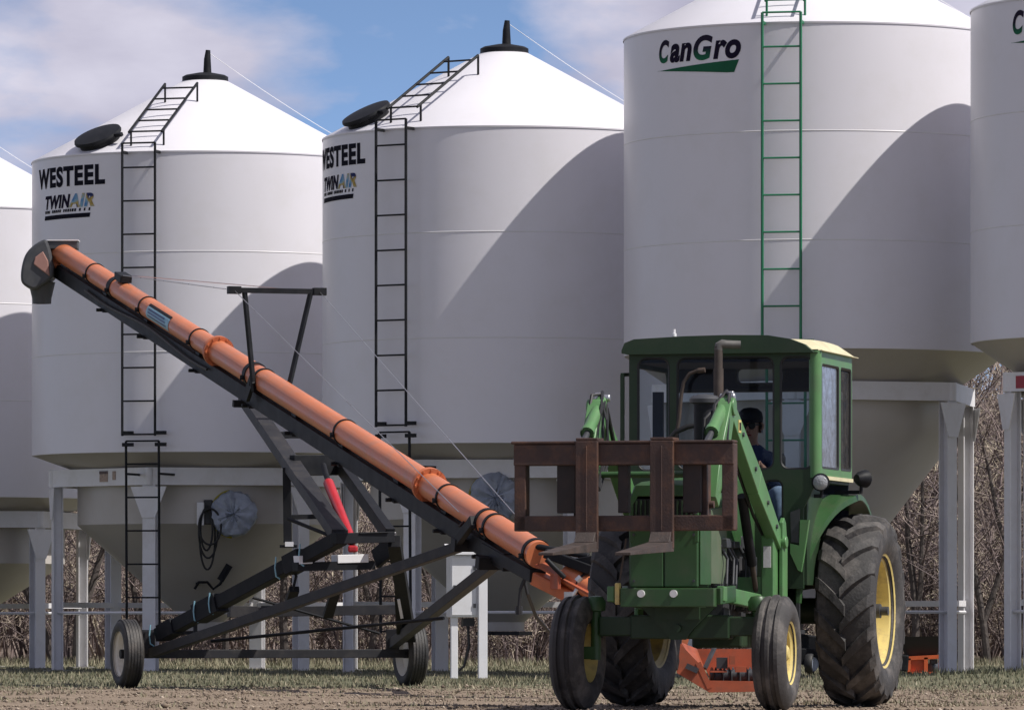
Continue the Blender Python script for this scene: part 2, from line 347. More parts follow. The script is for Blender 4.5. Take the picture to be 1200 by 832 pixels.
def put(vi, x, y, z, sc, rz, dt):
    global off
    V, Q, T = variants[vi]; c, s_ = math.cos(rz), math.sin(rz)
    W = np.empty_like(V); W[:, 0] = (V[:, 0]*c-V[:, 1]*s_)*sc+x; W[:, 1] = (V[:, 0]*s_+V[:, 1]*c)*sc+y; W[:, 2] = V[:, 2]*sc+z
    Vs.append(W); Qs.append(Q+off); Ts.append(np.clip(T+dt, 0, 1)); off += len(V)
for row, (y0, y1, n_, ks) in enumerate([(97.5, 100.5, 62, (1, 3, 5, 6, 6)), (101, 105, 60, (0, 1, 2, 4, 5)), (105, 112, 62, (0, 2, 4, 1)), (112, 118, 34, (0, 2, 4))]):
    for i in range(n_):
        x = -13+29*(i+rng.uniform(0, 1))/n_; y = rng.uniform(y0, y1)
        put(int(rng.choice(ks)), x, y, max(0, bz(x, y) if y > 104 else 0)-.05, rng.uniform(.75, 1.15), rng.uniform(0, 6.28), rng.uniform(-.15, .25))
for i in range(90):
    x = rng.uniform(16, 40) if i < 60 else rng.uniform(-26, -13); y = rng.uniform(97.5, 108); put(int(rng.choice((0, 2, 4, 1))), x, y, max(0, bz(x, y) if y > 104 else 0)-.05, rng.uniform(1.0, 1.5), rng.uniform(0, 6.28), rng.uniform(-.1, .25))
for i in range(26):
    x = rng.uniform(5.5, 10.5); y = rng.uniform(99, 112); put(int(rng.choice((0, 2, 4))), x, y, max(0, bz(x, y) if y > 104 else 0)-.05, rng.uniform(1.1, 1.4), rng.uniform(0, 6.28), rng.uniform(-.1, .25))
tag(np_mesh('brush_thicket', np.concatenate(Vs), np.concatenate(Qs), np.concatenate(Ts), M['twig']), 'dense leafless brown brush growing along the bank behind the bins', 'brush', kind='stuff')

def bare_tree(x, y, h, r, lean, fork, seed, label):
    t = thing('bare_tree', label, 'tree', (x, y, -.03), 0, 'bare trees behind the bins'); rr = random.Random(seed)
    m = MB(); segs = []; pts = [Vector((0, 0, 0))]; d = Vector((lean, 0, 1)).normalized()
    for i in range(7):
        d = (d+Vector((rr.uniform(-.08, .08), rr.uniform(-.08, .08), 0))).normalized(); pts.append(pts[-1]+d*h/7)
    m.path(pts, [r*(1-.11*i) for i in range(8)], 8)
    limbs = [(pts, 0)]
    if fork:
        p2 = [pts[1]]; d = Vector((fork, .1, 1)).normalized()
        for i in range(6):
            d = (d+Vector((rr.uniform(-.1, .1), rr.uniform(-.1, .1), 0))).normalized(); p2.append(p2[-1]+d*h/8)
        m.path(p2, [r*.8*(1-.13*i) for i in range(7)], 8); limbs.append((p2, 0))
    m.build('trunk', M['bark'], t)
    gg = np.random.default_rng(seed)
    for pl, _ in limbs:
        for q in range(26):
            i = gg.integers(1, len(pl)-1); b0 = np.array(pl[i].lerp(pl[i+1], gg.uniform(0, 1))); a = gg.uniform(0, 6.28); dd = np.array([math.cos(a), math.sin(a), gg.uniform(.2, 1.1)]); L = h*gg.uniform(.12, .3)
            m1 = b0+dd*L*.5; m2 = b0+dd*L+np.array([0, 0, .15*L]); tn = gg.uniform(.1, .5); segs += [(b0, m1, .014, .01, tn), (m1, m2, .01, .005, tn)]
            for w in range(5):
                s0 = b0+(m2-b0)*gg.uniform(.2, 1); e = gg.normal(0, 1, 3); e[2] = abs(e[2]); e /= np.linalg.norm(e); segs.append((s0, s0+e*L*gg.uniform(.2, .5), .007, .003, min(1, tn+.2)))
    V, Q, T = segs_arrays(segs); o = np_mesh('crown', V, Q, T, M['twig']); o.parent = t
for a in [(P(88, 0, 96).x, 96.2, 4.6, .085, .12, .34, 1, 'dark forked bare tree seen between the two leftmost bins'),
          (P(60, 0, 96).x, 96.8, 4.2, .075, -.42, 0, 2, 'bare tree leaning left behind the lowest white bin'),
          (P(150, 0, 96).x, 97.0, 4.5, .07, .25, -.2, 3, 'bare tree leaning right behind the ladder of the left lettered bin'),
          (P(262, 0, 96).x, 96.6, 4.3, .06, .05, .3, 4, 'bare tree behind the long black lift arm of the auger'),
          (P(330, 0, 96).x, 97.4, 4.8, .075, -.06, .25, 5, 'upright dark bare tree behind the auger frame centre'),
          (P(430, 0, 96).x, 97.2, 4.7, .06, .1, -.25, 6, 'bare tree seen behind the lower ladder of the second lettered bin'),
          (P(520, 0, 96).x, 97.0, 3.2, .05, -.2, .3, 7, 'low bare tree behind the white electrical cabinet'),
          (P(1078, 0, 96).x, 97.0, 4.8, .07, .05, .22, 8, 'bare tree standing behind the big tractor tyre'),
          (P(1160, 0, 96).x, 96.4, 5.0, .065, -.1, .3, 9, 'tall bare tree between the legs of the two rightmost bins'),
          (P(1196, 0, 96).x, 97.0, 5.2, .07, .15, -.3, 10, 'rightmost bare tree beyond the legs of the last bin')]: bare_tree(*a)

# ------------------------------------------------------------------ bins
RB = 2.44
def ladder_rungs(m, p0, p1, q0, q1, step, r=.0135, rr=.0195):
    m.path([p0, p1], rr, 6); m.path([q0, q1], rr, 6); L = (Vector(p1)-Vector(p0)).length; n = int(L/step+.3)
    for i in range(n+1):
        t = min(1, (i*step+.02)/L); m.tube(Vector(p0).lerp(Vector(p1), t), Vector(q0).lerp(Vector(q1), t), r, n=6)
def make_bin(label, loc, rz, zb, ze, beam, drum, cone, ladmat, ladaz, text, ladder_low=True, hatch_az=-40, low_to=.55):
    t = thing('grain_bin', label, 'grain bin', loc, rz, 'grain bins standing in a row')
    sl = .55; zt = ze+sl*(RB-.30)
    m = MB(); m.lathe([(RB-.01, zb), (RB, zb+.005), (RB, ze), (RB-.02, ze+.004)], n=128)
    m.lathe([(RB-.02, zb), (RB-.02, ze)], n=128); sh = m.build('shell', M['binwhite'], t)
    m = MB()
    for k in (1, 2):
        z = zb+(ze-zb)*k/3; m.lathe([(RB+.0005, z-.009), (RB+.0035, z-.005), (RB+.0035, z+.005), (RB+.0005, z+.009)], n=128)
    m.build('weld_seam', M['seam'], sh)
    m = MB(); m.lathe([(RB+.010, ze-.02), (RB+.012, ze), (RB+.006, ze+.008), (1.6, ze+sl*(RB-1.6)), (.30, zt), (.05, zt+.1)], n=128); m.build('roof_cone', M['binwhite'], t)
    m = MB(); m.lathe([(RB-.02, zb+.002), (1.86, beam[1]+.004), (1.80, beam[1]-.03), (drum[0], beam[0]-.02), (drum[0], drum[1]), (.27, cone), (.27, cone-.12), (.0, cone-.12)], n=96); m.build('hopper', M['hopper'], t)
    m = MB(); m.box((0, 0, cone-.15), (.60, .62, .05)); m.bar((-.1, -.2, cone-.15), (-.1, -.75, cone-.15), .05); m.tube((-.1, -.75, cone-.3), (-.1, -.75, cone), .03); m.build('slide_gate', M['framegrey'], t)
    RL = 2.16; A = [R_(-78+60*k) for k in range(6)]
    m = MB()
    for k in range(6):
        p, q = cyl(RL, A[k], (beam[0]+beam[1])/2), cyl(RL, A[(k+1)%6], (beam[0]+beam[1])/2); m.bar(p, q, .09, beam[1]-beam[0])
    for k in range(6): m.tube(cyl(RL, A[k], beam[0]+.002), cyl(RL, A[k], beam[1]-.002), .065, n=12)
    m.build('ring_beam', M['legwhite'], t)
    for a in A:
        m = MB(); c = cyl(RL+.005, a, 0); rad = Vector((math.sin(a), -math.cos(a), 0)); tan = Vector((math.cos(a), math.sin(a), 0)); zt_ = beam[0]-.003
        m.bar(c+Vector((0, 0, .02)), c+Vector((0, 0, zt_)), .19, .012, rad)                        # front flange
        m.bar(c-rad*.13+Vector((0, 0, .02)), c-rad*.13+Vector((0, 0, zt_)), .19, .012, rad)
        m.bar(c-rad*.065+Vector((0, 0, .02)), c-rad*.065+Vector((0, 0, zt_)), .012, .117, rad)
        w = .17
        m.prism([c+rad*.012+tan*(-.095)+Vector((0, 0, zt_-.45)), c+rad*.012+tan*.095+Vector((0, 0, zt_-.45)), c+rad*.012+tan*(.095+w)+Vector((0, 0, zt_-.02)), c+rad*.012-tan*(.095+w)+Vector((0, 0, zt_-.02))], rad*.012)
        lg = m.build('leg', M['legwhite'], t)
        m = MB(); m.box(c-rad*.065+Vector((0, 0, .01)), (.36, .36, .02), a); m.build('foot_plate', M['concrete'], lg)
    m = MB()
    for k in range(6):
        m.tube(cyl(RL-.07, A[k], .82), cyl(RL-.07, A[(k+1)%6], .82), .022, n=6)
        if k in (2, 3, 4, 5): m.bar(cyl(RL-.08, A[k], .93), cyl(RL-.08, A[(k+1)%6], .93), .05, .075)
    m.build('leg_brace', M['legwhite'], t)
    # side ladder
    a0 = R_(ladaz); tan = Vector((math.cos(a0), math.sin(a0), 0)); hw = .24
    b0, b1 = cyl(RB+.17, a0, beam[1]+.42), cyl(RB+.17, a0, ze+.10)
    m = MB(); ladder_rungs(m, b0-tan*hw, b1-tan*hw, b0+tan*hw, b1+tan*hw, .457)
    for z in (b0.z+.05, b1.z-.12):
        for sg in (-1, 1): m.bar(cyl(RB-.005, a0, z)+tan*hw*sg, cyl(RB+.17, a0, z)+tan*hw*sg, .03, .04)
    m.build('ladder', ladmat, t)
    if ladder_low:
        b1 = cyl(RB+.17, a0, beam[1]+.35); b0 = cyl(RB+.14, a0, low_to); sh_ = tan*.055
        m = MB(); ladder_rungs(m, b0-tan*hw+sh_, b1-tan*hw+sh_, b0+tan*hw+sh_, b1+tan*hw+sh_, .457)
        for sg in (-1, 1): m.bar(cyl(2.0, a0, beam[1]-.1)+tan*hw*sg+sh_, cyl(RB+.16, a0, beam[1]-.1)+tan*hw*sg+sh_, .03, .03)
        m.build('ladder', ladmat, t)
        for sg in (-1, 1):
          for dz in (.0, .16):
            m = MB(); m.box(cyl(RB+.19, a0, beam[1]+.30+dz)+tan*hw*sg+tan*(.09), (.16, .04, .05), a0); m.build('ladder_clamp', ladmat, t)
    # roof ladder
    b0, b1 = cyl(2.36, a0, ze+.27), cyl(.96, a0, ze+sl*(RB-.96)+.24); lean = R_(-2)
    m = MB(); ladder_rungs(m, b0-tan*hw, b1-tan*hw, b0+tan*hw, b1+tan*hw, .36)
    for p in (b0.lerp(b1, .06), b1):
        for sg in (-1, 1):
            q = p+tan*hw*sg; r_ = math.hypot(q.x, q.y); m.tube(q, Vector((q.x*1.0, q.y*1.0, ze+sl*(RB-r_)-.005)), .016, n=6)
    m.build('roof_ladder', ladmat, t)
    # top lid with its chimney post
    m = MB(); m.lathe([(.30, zt-.03), (.325, zt-.02), (.325, zt+.05), (.28, zt+.075), (.10, zt+.11), (0, zt+.12)], n=40); m.path([cyl(.31, k*PI/20, zt-.005) for k in range(40)], .018, 6, closed=True)
    ld = m.build('top_lid', M['blackpaint'], t)
    m = MB(); m.path([(.03, 0, zt+.08), (.03, 0, zt+.30), (.04, 0, zt+.43)], [.062, .05, .034], 10); m.build('vent_post', M['blackpaint'], ld)
    # inspection hatch
    ah = R_(hatch_az); nrm = (Vector((math.sin(ah), -math.cos(ah), 0))*sl+Vector((0, 0, 1))).normalized(); c = cyl(2.13, ah, ze+sl*(RB-2.13))
    m = MB(); m.lathe([(.29, -.02), (.29, .06)], c, nrm, 32); m.lathe([(0, .075), (.335, .075), (.345, .10), (.335, .13), (.20, .15), (0, .155)], c+nrm*.0, nrm, 36)
    m.bar(c+nrm*.10-Vector((0, 0, 0))+Vector((math.cos(ah), math.sin(ah), 0))*.3, c+nrm*.10+Vector((math.cos(ah), math.sin(ah), 0))*.46, .05, .05, nrm); m.build('hatch_cover', M['blackpaint'], t)
    # lid pull rope
    m = MB(); a = R_(100)-rz; p0 = Vector((.04, 0, zt+.40)); p1 = cyl(RB+.28, a, ze-.05); pts = [p0.lerp(p1, k/10)-Vector((0, 0, .06*math.sin(PI*k/10))) for k in range(11)]
    m.path(pts, .004, 5); pts = [p1, cyl(RB+.28, a, beam[1])]; m.path(pts, .004, 5); m.bar(cyl(RB-.01, a, ze-.05), cyl(RB+.3, a, ze-.05), .03, .03); m.build('pull_rope', M['rope'], t)
    Rt = RB+.004
    if text == 'W':
        k_ = Rt*PI/180
        vs, fs = text_mesh('WESTEEL', .046, 0, 1, 1.12); m = MB(); wrap(m, fit(vs, -68.9*k_, -31.4*k_, 6.715, 7.0), fs, Rt); m.build('bin_lettering', M['ink'], t)
        vs, fs = text_mesh('TWIN', .05, .22, 1, 1.08); m = MB(); wrap(m, fit(vs, -62.5*k_, -46.8*k_, 6.42, 6.61), fs, Rt); tw = m.build('bin_lettering', M['inknavy'], t)
        vs, fs = text_mesh('AIR', .05, .22, 1, 1.08); m = MB(); wrap(m, fit(vs, -47.9*k_, -35.7*k_, 6.42, 6.61), fs, Rt); m.build('bin_lettering', M['airdecal'], t)
        m = MB(); rr = random.Random(3); x = -62.8
        while x < -38.0:
            w = rr.uniform(.5, 1.0); wrap(m, [(x*k_, 6.365), ((x+w)*k_, 6.365), ((x+w+.2)*k_, 6.405), ((x+.2)*k_, 6.405)], [(0, 1, 2, 3)], Rt); x += w+(.35 if rr.random() < .8 else 1.4)
        m.build('small_print', M['ink'], t)
        m = MB()
        for i in range(12):
            x0, x1 = -63.2+25.4*i/12, -63.2+25.4*(i+1)/12
            wrap(m, [(x0*k_, 6.275), (x1*k_, 6.275), ((x1+.4)*k_, 6.335), ((x0+.4)*k_, 6.335)], [(0, 1, 2, 3)], Rt)
        m.build('underline', M['ink'], t)
    if text == 'C':
        k_ = Rt*PI/180
        for word, x0, x1, z0, z1, mt in (('C', 0, .155, .0, 1, 'fade'), ('an', .165, .455, -.02, .79, 'inknavy'), ('G', .475, .70, -.02, 1.06, 'fade'), ('ro', .705, 1.0, -.02, .80, 'inknavy')):
            vs, fs = text_mesh(word, .04, .22, 1, 1.06); m = MB(); L = CG[1]-CG[0]
            # reading order of heights: base 0 at z = CG[2], cap height CG[3]
            wrap(m, fit(vs, (CG[0]+L*x0)*k_, (CG[0]+L*x1)*k_, CG[2]+CG[3]*z0, CG[2]+CG[3]*z1), fs, Rt); m.build('bin_lettering', M[mt], t)
        m = MB(); L = CG[1]-CG[0]; n = 16; top = []; bot = []
        for i in range(n+1):
            x = CG[0]-L*.02+L*1.0*i/n; top.append((x*k_, CG[2]-.02-.062+.075*i/n-.012)); bot.append(((x-(L*.05 if i == n else 0))*k_, CG[2]-.09-.085*min(1, i/n*1.15)))
        wrap(m, top+bot, [(i, i+1, n+2+i, n+1+i) for i in range(n)], Rt); m.build('swoosh', M['inkgreen'], t)
    return t
def m_air():
    m = bpy.data.materials.new('air_decal'); n, l = nodes(m); b = n['Principled BSDF']; b.inputs['Roughness'].default_value = .85; b.inputs['Specular IOR Level'].default_value = .1; tc = n.new('ShaderNodeTexCoord'); nz = n.new('ShaderNodeTexNoise'); nz.inputs['Scale'].default_value = 5; l.new(tc.outputs['Object'], nz.inputs['Vector'])
    r = n.new('ShaderNodeValToRGB'); e = r.color_ramp.elements; e[0].position = .35; e[0].color = (.05, .17, .42, 1); e[1].position = .62; e[1].color = (.03, .04, .12, 1); x = e.new(.48); x.color = (.25, .40, .50, 1); x = e.new(.55); x.color = (.45, .32, .08, 1)
    l.new(nz.outputs['Fac'], r.inputs['Fac']); l.new(r.outputs['Color'], b.inputs['Base Color']); return m
M['airdecal'] = m_air()
CG = (-63.4, -32.4, 7.68, .29)
def m_fade():                                                   # printed letters: navy turning green towards their feet
    m = bpy.data.materials.new('ink_navy_to_green'); n, l = nodes(m); b = n['Principled BSDF']; b.inputs['Roughness'].default_value = .85; b.inputs['Specular IOR Level'].default_value = .1; tc = n.new('ShaderNodeTexCoord'); sx = n.new('ShaderNodeSeparateXYZ'); l.new(tc.outputs['Object'], sx.inputs[0])
    mr = n.new('ShaderNodeMapRange'); mr.inputs[1].default_value = CG[2]+.02; mr.inputs[2].default_value = CG[2]+.15; l.new(sx.outputs['Z'], mr.inputs[0])
    mx = n.new('ShaderNodeMix'); mx.data_type = 'RGBA'; mx.inputs[6].default_value = (.018, .125, .066, 1); mx.inputs[7].default_value = (.020, .016, .034, 1); l.new(mr.outputs[0], mx.inputs[0]); l.new(mx.outputs[2], b.inputs['Base Color']); return m
M['fade'] = m_fade()
W0, W1, W2, W3, W4 = 192, 202.5, 213, 224, 235.5
def bpos(px, w): D = F*RB/w; return ((px-600)/F*D, D, 0)
make_bin('lowest white hopper bin, cut off at the left edge of the row', bpos(-66, W0), R_(4), 2.50, 6.72, (2.07, 2.31), (1.80, 1.55), .60, M['blackpaint'], -17.5, '', False)
bin1 = make_bin('white hopper bin with the full black WESTEEL lettering, behind the raised auger spout', bpos(240.5, W1), 0, 3.02, 7.15, (2.58, 2.82), (1.80, 2.05), .69, M['blackpaint'], -17.5, 'W')
bin2 = make_bin('white hopper bin whose WESTEEL lettering wraps out of sight, between the auger and the cab', bpos(591, W2), R_(-17), 3.02, 7.15, (2.58, 2.82), (1.80, 2.05), .69, M['blackpaint'], -17.5, 'W')
bin3 = make_bin('tall white bin with complete CanGro logo and green ladder, behind the tractor cab', bpos(955, W3), R_(7.5), 4.07, 8.11, (3.46, 3.69), (1.80, 3.05), 1.05, M['ladgreen'], -19.5, 'C', True, 175, 2.0)
bin4 = make_bin('tall white bin cut off at the right edge, only the logo start showing', bpos(1373.5, W4), R_(6.5), 4.07, 8.11, (3.46, 3.69), (1.80, 3.05), 1.05, M['ladgreen'], -19.5, 'C', True, 175, 2.0)
# stickers on the ring beams
def beam_sticker(b, a, z, w, h, mat, off=.05):
    k = math.cos(R_(30)); 
    am = math.floor((math.degrees(a)+78)/60)*60-78+30; aa = R_(am); nrm = Vector((math.sin(aa), -math.cos(aa), 0)); tan = Vector((math.cos(aa), math.sin(aa), 0))
    c = nrm*(2.16*k+off)+tan*(2.16*k*math.tan(a-aa)); m = MB(); m.bar(c+Vector((0, 0, z-h/2)), c+Vector((0, 0, z+h/2)), w, .006, nrm); return m
m = beam_sticker(bin1, R_(-44), 2.70, .18, .13, None); s = m.build('warning_sticker', M['sticktan'], bin1)
m = beam_sticker(bin1, R_(-44), 2.765, .18, .04, None, .055); m.build('sticker_header', M['stickbrown'], s)
m = beam_sticker(bin1, R_(-37), 2.72, .07, .12, None); m.build('warning_sticker', M['sticktan'], bin1)
m = beam_sticker(bin4, R_(-70), 3.57, .34, .15, None); m.build('warning_sticker', M['stickred'], bin4)
# lever of the left bin's hopper gate
m = MB(); D = bin1.location.y-1.2
m.path([P(228, 690, D), P(233, 682, D), P(243, 682, D), P(250, 690, D), P(258, 684, D), P(268, 664, D)], .022, 6); m.bar(P(258, 680, D), P(269, 662, D), .10, .03, (0, 1, 0)); m.bar(P(231, 684, D), P(231, 684, D+.9), .04)
m.build('gate_lever', M['blackpaint'], bin1, world=True)

# wrapped fans hung on the hoppers, junction box with cords
def hung_disc(px, py, D, r, label):
    c = P(px, py, D); t = thing('wrapped_fan', label, 'fan', (c.x, c.y, c.z), 0, 'wrapped fans on the bin hoppers')
    m = MB(); rr = random.Random(int(px)); n = 40; vs = []; fs = []; rings = [(.0, -.20), (.35, -.21), (.7, -.19), (.93, -.15), (1.0, -.06), (.97, .10)]
    for i, (q, y) in enumerate(rings):
        for j in range(n):
            a = 2*PI*j/n; k = 1+rr.uniform(-.05, .05)*(q > .5); vs.append((r*q*k*math.cos(a), y*r*1.5+rr.uniform(-.025, .025)*(q < .97), r*q*k*math.sin(a)))
    for i in range(len(rings)-1):
        for j in range(n): fs.append((i*n+j, i*n+(j+1)%n, (i+1)*n+(j+1)%n, (i+1)*n+j))
    m.add(vs, fs, True); m.build('plastic_wrap', M['wrap'], t)
    m = MB(); m.lathe([(r*.8, 0), (r*.8, .45)], (0, .02, 0), (0, 1, 0), 32); m.build('fan_housing', M['hopper'], t)
    m = MB(); m.path([(r*1.02*math.cos(a), .06, r*1.02*math.sin(a)) for a in np.linspace(R_(100), R_(265), 16)], .018, 6); m.build('yellow_hose', M['cordyellow'], t)
D1 = bin1.location.y-1.86
hung_disc(274, 602, D1, .32, 'round fan wrapped in crumpled blue-grey plastic on the left lettered bin')
hung_disc(580, 583, bin2.location.y-1.9, .33, 'wrapped fan on the second bin, seen past the forks')
c = P(236, 606, D1+.05); t = thing('power_cord', 'black power cord coiled in loops under a white box on the left lettered bin', 'cord', (c.x, c.y, c.z))
m = MB(); m.box(P(235, 602, D1), (.10, .10, .32)); m.build('white_box', M['cabinet'], t, world=True, bevel=.01)
m = MB(); m.box(P(244, 600, D1+.06), (.12, .10, .34)); m.build('plug', M['cordblack'], t, world=True, bevel=.01)
m = MB()
for k, (w, h_, dx) in enumerate(((9, 60, 0), (11, 48, 1), (7, 40, -1), (13, 34, 3))):
    m.path([P(243+dx+w*math.sin(a), 600+h_*.5-h_*.62*math.cos(a), D1-.03*k) for a in np.linspace(0, 2*PI, 28)[:-1]], .016, 6, closed=True)
m.build('cord_loop', M['cordblack'], t, world=True)

# electrical cabinet on posts
D = 73.2; c = P(548, 680, D); t = thing('electrical_cabinet', 'white metal electrical cabinet on two posts beside the right auger wheel', 'cabinet', (c.x, c.y, 0), R_(8))
k = F/D; z0, z1 = HC+(YH-723)/k, HC+(YH-650)/k
m = MB(); m.box((-.03, .22, (z0+z1)/2), (.36, .40, z1-z0)); m.build('cabinet_body', M['cabinet'], t, bevel=.008)
m = MB(); m.box((-.045, .012, (z0+z1)/2), (.30, .02, z1-z0-.05)); dr = m.build('cabinet_door', M['cabinet'], t, bevel=.004)
m = MB(); m.box((.085, -.006, (z0+z1)/2+.22), (.03, .02, .05)); m.box((.085, -.006, (z0+z1)/2-.24), (.03, .02, .05)); m.box((-.16, -.008, (z0+z1)/2-.02), (.03, .02, .06)); m.build('hinge', M['darkgrey'], dr)
m = MB(); m.prism([(-.23, -.04, z1+.002), (.17, -.04, z1+.002), (.17, .44, z1+.002), (.17, .44, z1+.10), (.02, .20, z1+.13), (-.23, -.04, z1+.03)][:0] or [(-.23, -.05, z1+.003), (-.23, -.05, z1+.03), (-.23, .45, z1+.14), (-.23, .45, z1+.003)], (.42, 0, 0)); m.build('cabinet_roof', M['cabinet'], t)
for x, h_ in ((-.155, z0), (.185, z1+.10)):
    m = MB(); m.box((x, .10 if x < 0 else -.0, h_/2), (.085 if x < 0 else .11, .09, h_)); m.build('post', M['zinc'], t, bevel=.006)
m = MB(); m.box((.03, .2, z0-.06), (.14, .2, .10)); m.path([(.02, .12, z0-.1), (.03, .1, z0-.35), (-.03, .1, z0-.6), (-.1, .1, .1), (-.14, .1, .01)], .018, 6); m.build('cable_conduit', M['cordblack'], t)

# ------------------------------------------------------------------ grain auger
A0, B0 = P(70, 294.5, 73.0), P(632, 650.2, 55.5)
def AX(px):                                             # point of the tube axis seen at photo column px
    d = B0-A0; k = (px-600)/F; s = (k*A0.y-A0.x)/(d.x-k*d.y); return A0+d*s
ax = (B0-A0).normalized(); sd = Vector((-ax.y, ax.x, 0)).normalized(); nu = ax.cross(sd).normalized()
if nu.z < 0: nu = -nu
WL = P(149, 767, 62.8); WL.z = .36; WR = WL+sd*3.12; CA = (WL+WR)/2
aug = thing('grain_auger', 'long orange grain auger tube on a black wheeled frame, raised toward the bins', 'auger', (CA.x, CA.y, 0))
def ab(m, name, mat, parent=None, **k): return m.build(name, mat, parent or aug, world=True, **k)
r = .12
m = MB(); m.tube(AX(78), AX(256), r, n=32); tube = ab(m, 'auger_tube', M['orange'])
m = MB(); m.tube(AX(256), B0, r+.008, n=32); ab(m, 'auger_tube', M['orange'])
for px in (256, 503):
    c = AX(px); m = MB(); m.lathe([(r, -.035), (r+.055, -.035), (r+.055, -.004), (r+.048, 0), (r+.055, .004), (r+.055, .035), (r, .035)], c, ax, 32)
    for k in range(12):
        a = 2*PI*k/12; q = c+sd*(r+.035)*math.cos(a)+nu*(r+.035)*math.sin(a); m.tube(q-ax*.06, q+ax*.06, .011, n=6)
    ab(m, 'flange', M['flange'])
for px, w, dark in ((112, .03, 1), (138, .13, 1), (174, .03, 1), (234, .03, 1), (299, .10, 1), (310, .05, 1), (405, .035, 1), (526, .035, 1), (572, .06, 1), (581, .05, 1), (628, .06, 1)):
    c = AX(px); q = r+.008 if px > 256 else r
    m = MB(); m.lathe([(q, -w/2), (q+.011, -w/2), (q+.011, w/2), (q, w/2)], c, ax, 32)
    m.box(c-sd*(q+.02)-nu*.03, (.04, .05, .05)); m.tube(c-sd*(q+.02)-nu*.02-ax*.04, c-sd*(q+.02)-nu*.02+ax*.05, .012, n=6)
    ab(m, 'clamp_band', M['blackpaint'])
# spine beam under the tube
m = MB(); m.bar(AX(67)-nu*.235, AX(600)-nu*.24, .14, .17, nu); ab(m, 'spine_beam', M['blackpaint'], bevel=.006)
for px in (128, 176, 237, 300, 350, 405, 470, 526, 572):
    c = AX(px); m = MB(); m.bar(c-nu*.12, c-nu*.19, .10, .16, ax); m.bar(c-nu*.335-ax*.10, c-nu*.335+ax*.10, .17, .02, nu); m.tube(c-nu*.33-sd*.08, c-nu*.33-sd*.14, .02, n=8); ab(m, 'standoff', M['blackpaint'])
m = MB(); m.path([AX(px)-nu*(.20+.03*math.sin(px*.06))-sd*.10 for px in range(110, 255, 9)], .014, 6); ab(m, 'hydraulic_line', M['cordblack'])
# decal
c = AX(196); m = MB(); n = 8; vs = []
def arc_patch(c0, a0, a1, l0, l1, rad):
    m = MB(); vs = []
    for i in range(9):
        a = a0+(a1-a0)*i/8
        for L in (l0, l1): vs.append(c0+ax*L+(-sd*math.cos(a)+nu*math.sin(a))*rad)
    m.add(vs, [(2*i, 2*i+1, 2*i+3, 2*i+2) for i in range(8)]); return m
d = ab(arc_patch(c, R_(-28), R_(38), -.50, .50, r+.004), 'decal', M['decalblue']); ab(arc_patch(c, R_(38), R_(56), -.50, .50, r+.004), 'decal_header', M['blackpaint'], d)
for k, (a, b) in enumerate(((18, 28), (2, 12), (-14, -6))): ab(arc_patch(c, R_(a), R_(b), -.42, .30+.05*k, r+.007), 'decal_print', M['decaldark'], d)
# discharge head
Dh = 72.9
def H(px, py, dd=0): return P(px, py, Dh+dd)
m = MB(); m.path([AX(84), AX(76), H(68, 298), H(60, 305), H(54, 312)], [r, r, .122, .115, .105], 24); ab(m, 'tube_elbow', M['orange'])
m = MB(); pts = [H(*p) for p in ((52, 296), (58, 307), (60, 325), (50, 318), (41, 311), (43, 303))]; m.prism([p-Vector((0, .24, 0)) for p in pts], (0, .16, 0)); ab(m, 'gearbox_cover', M['fadedpink'], bevel=.01)
m = MB(); prof = [(56, 281), (48, 284), (39, 290), (31, 299), (27, 312), (25.5, 325), (27, 334), (37, 340), (44, 341), (60, 330), (66, 322), (62, 300), (60, 292)]
for _ in range(2): prof = [q for i in range(len(prof)) for q in ((.75*prof[i][0]+.25*prof[(i+1)%len(prof)][0], .75*prof[i][1]+.25*prof[(i+1)%len(prof)][1]), (.25*prof[i][0]+.75*prof[(i+1)%len(prof)][0], .25*prof[i][1]+.75*prof[(i+1)%len(prof)][1]))]
m.prism([H(*p)-Vector((0, .22, 0)) for p in prof], (0, .48, 0)); hd = ab(m, 'discharge_head', M['headgrey'], bevel=.03)
c0, c1 = H(49, 333), H(47, 356); m = MB(); m.lathe([(.165, .0), (.118, -.20), (.115, -.26), (.10, -.26), (.10, -.1)], (c0.x, c0.y, H(50, 331).z), (0, 0, 1), 28); ab(m, 'spout', M['headgrey'])
m = MB(); a, b = H(57, 288), H(92, 288); m.box((a+b)/2+Vector((0, -.02, 0)), (b.x-a.x, .26, .10)); dv = ab(m, 'drive_cover', M['darkgrey'], bevel=.01)
m = MB(); m.box((a+b)/2+Vector((0, -.02, .056)), (b.x-a.x+.02, .29, .012)); ab(m, 'cover_top_highlight', M['zinc'], dv)  # white sheet paints sunlight on top of the dark drive cover
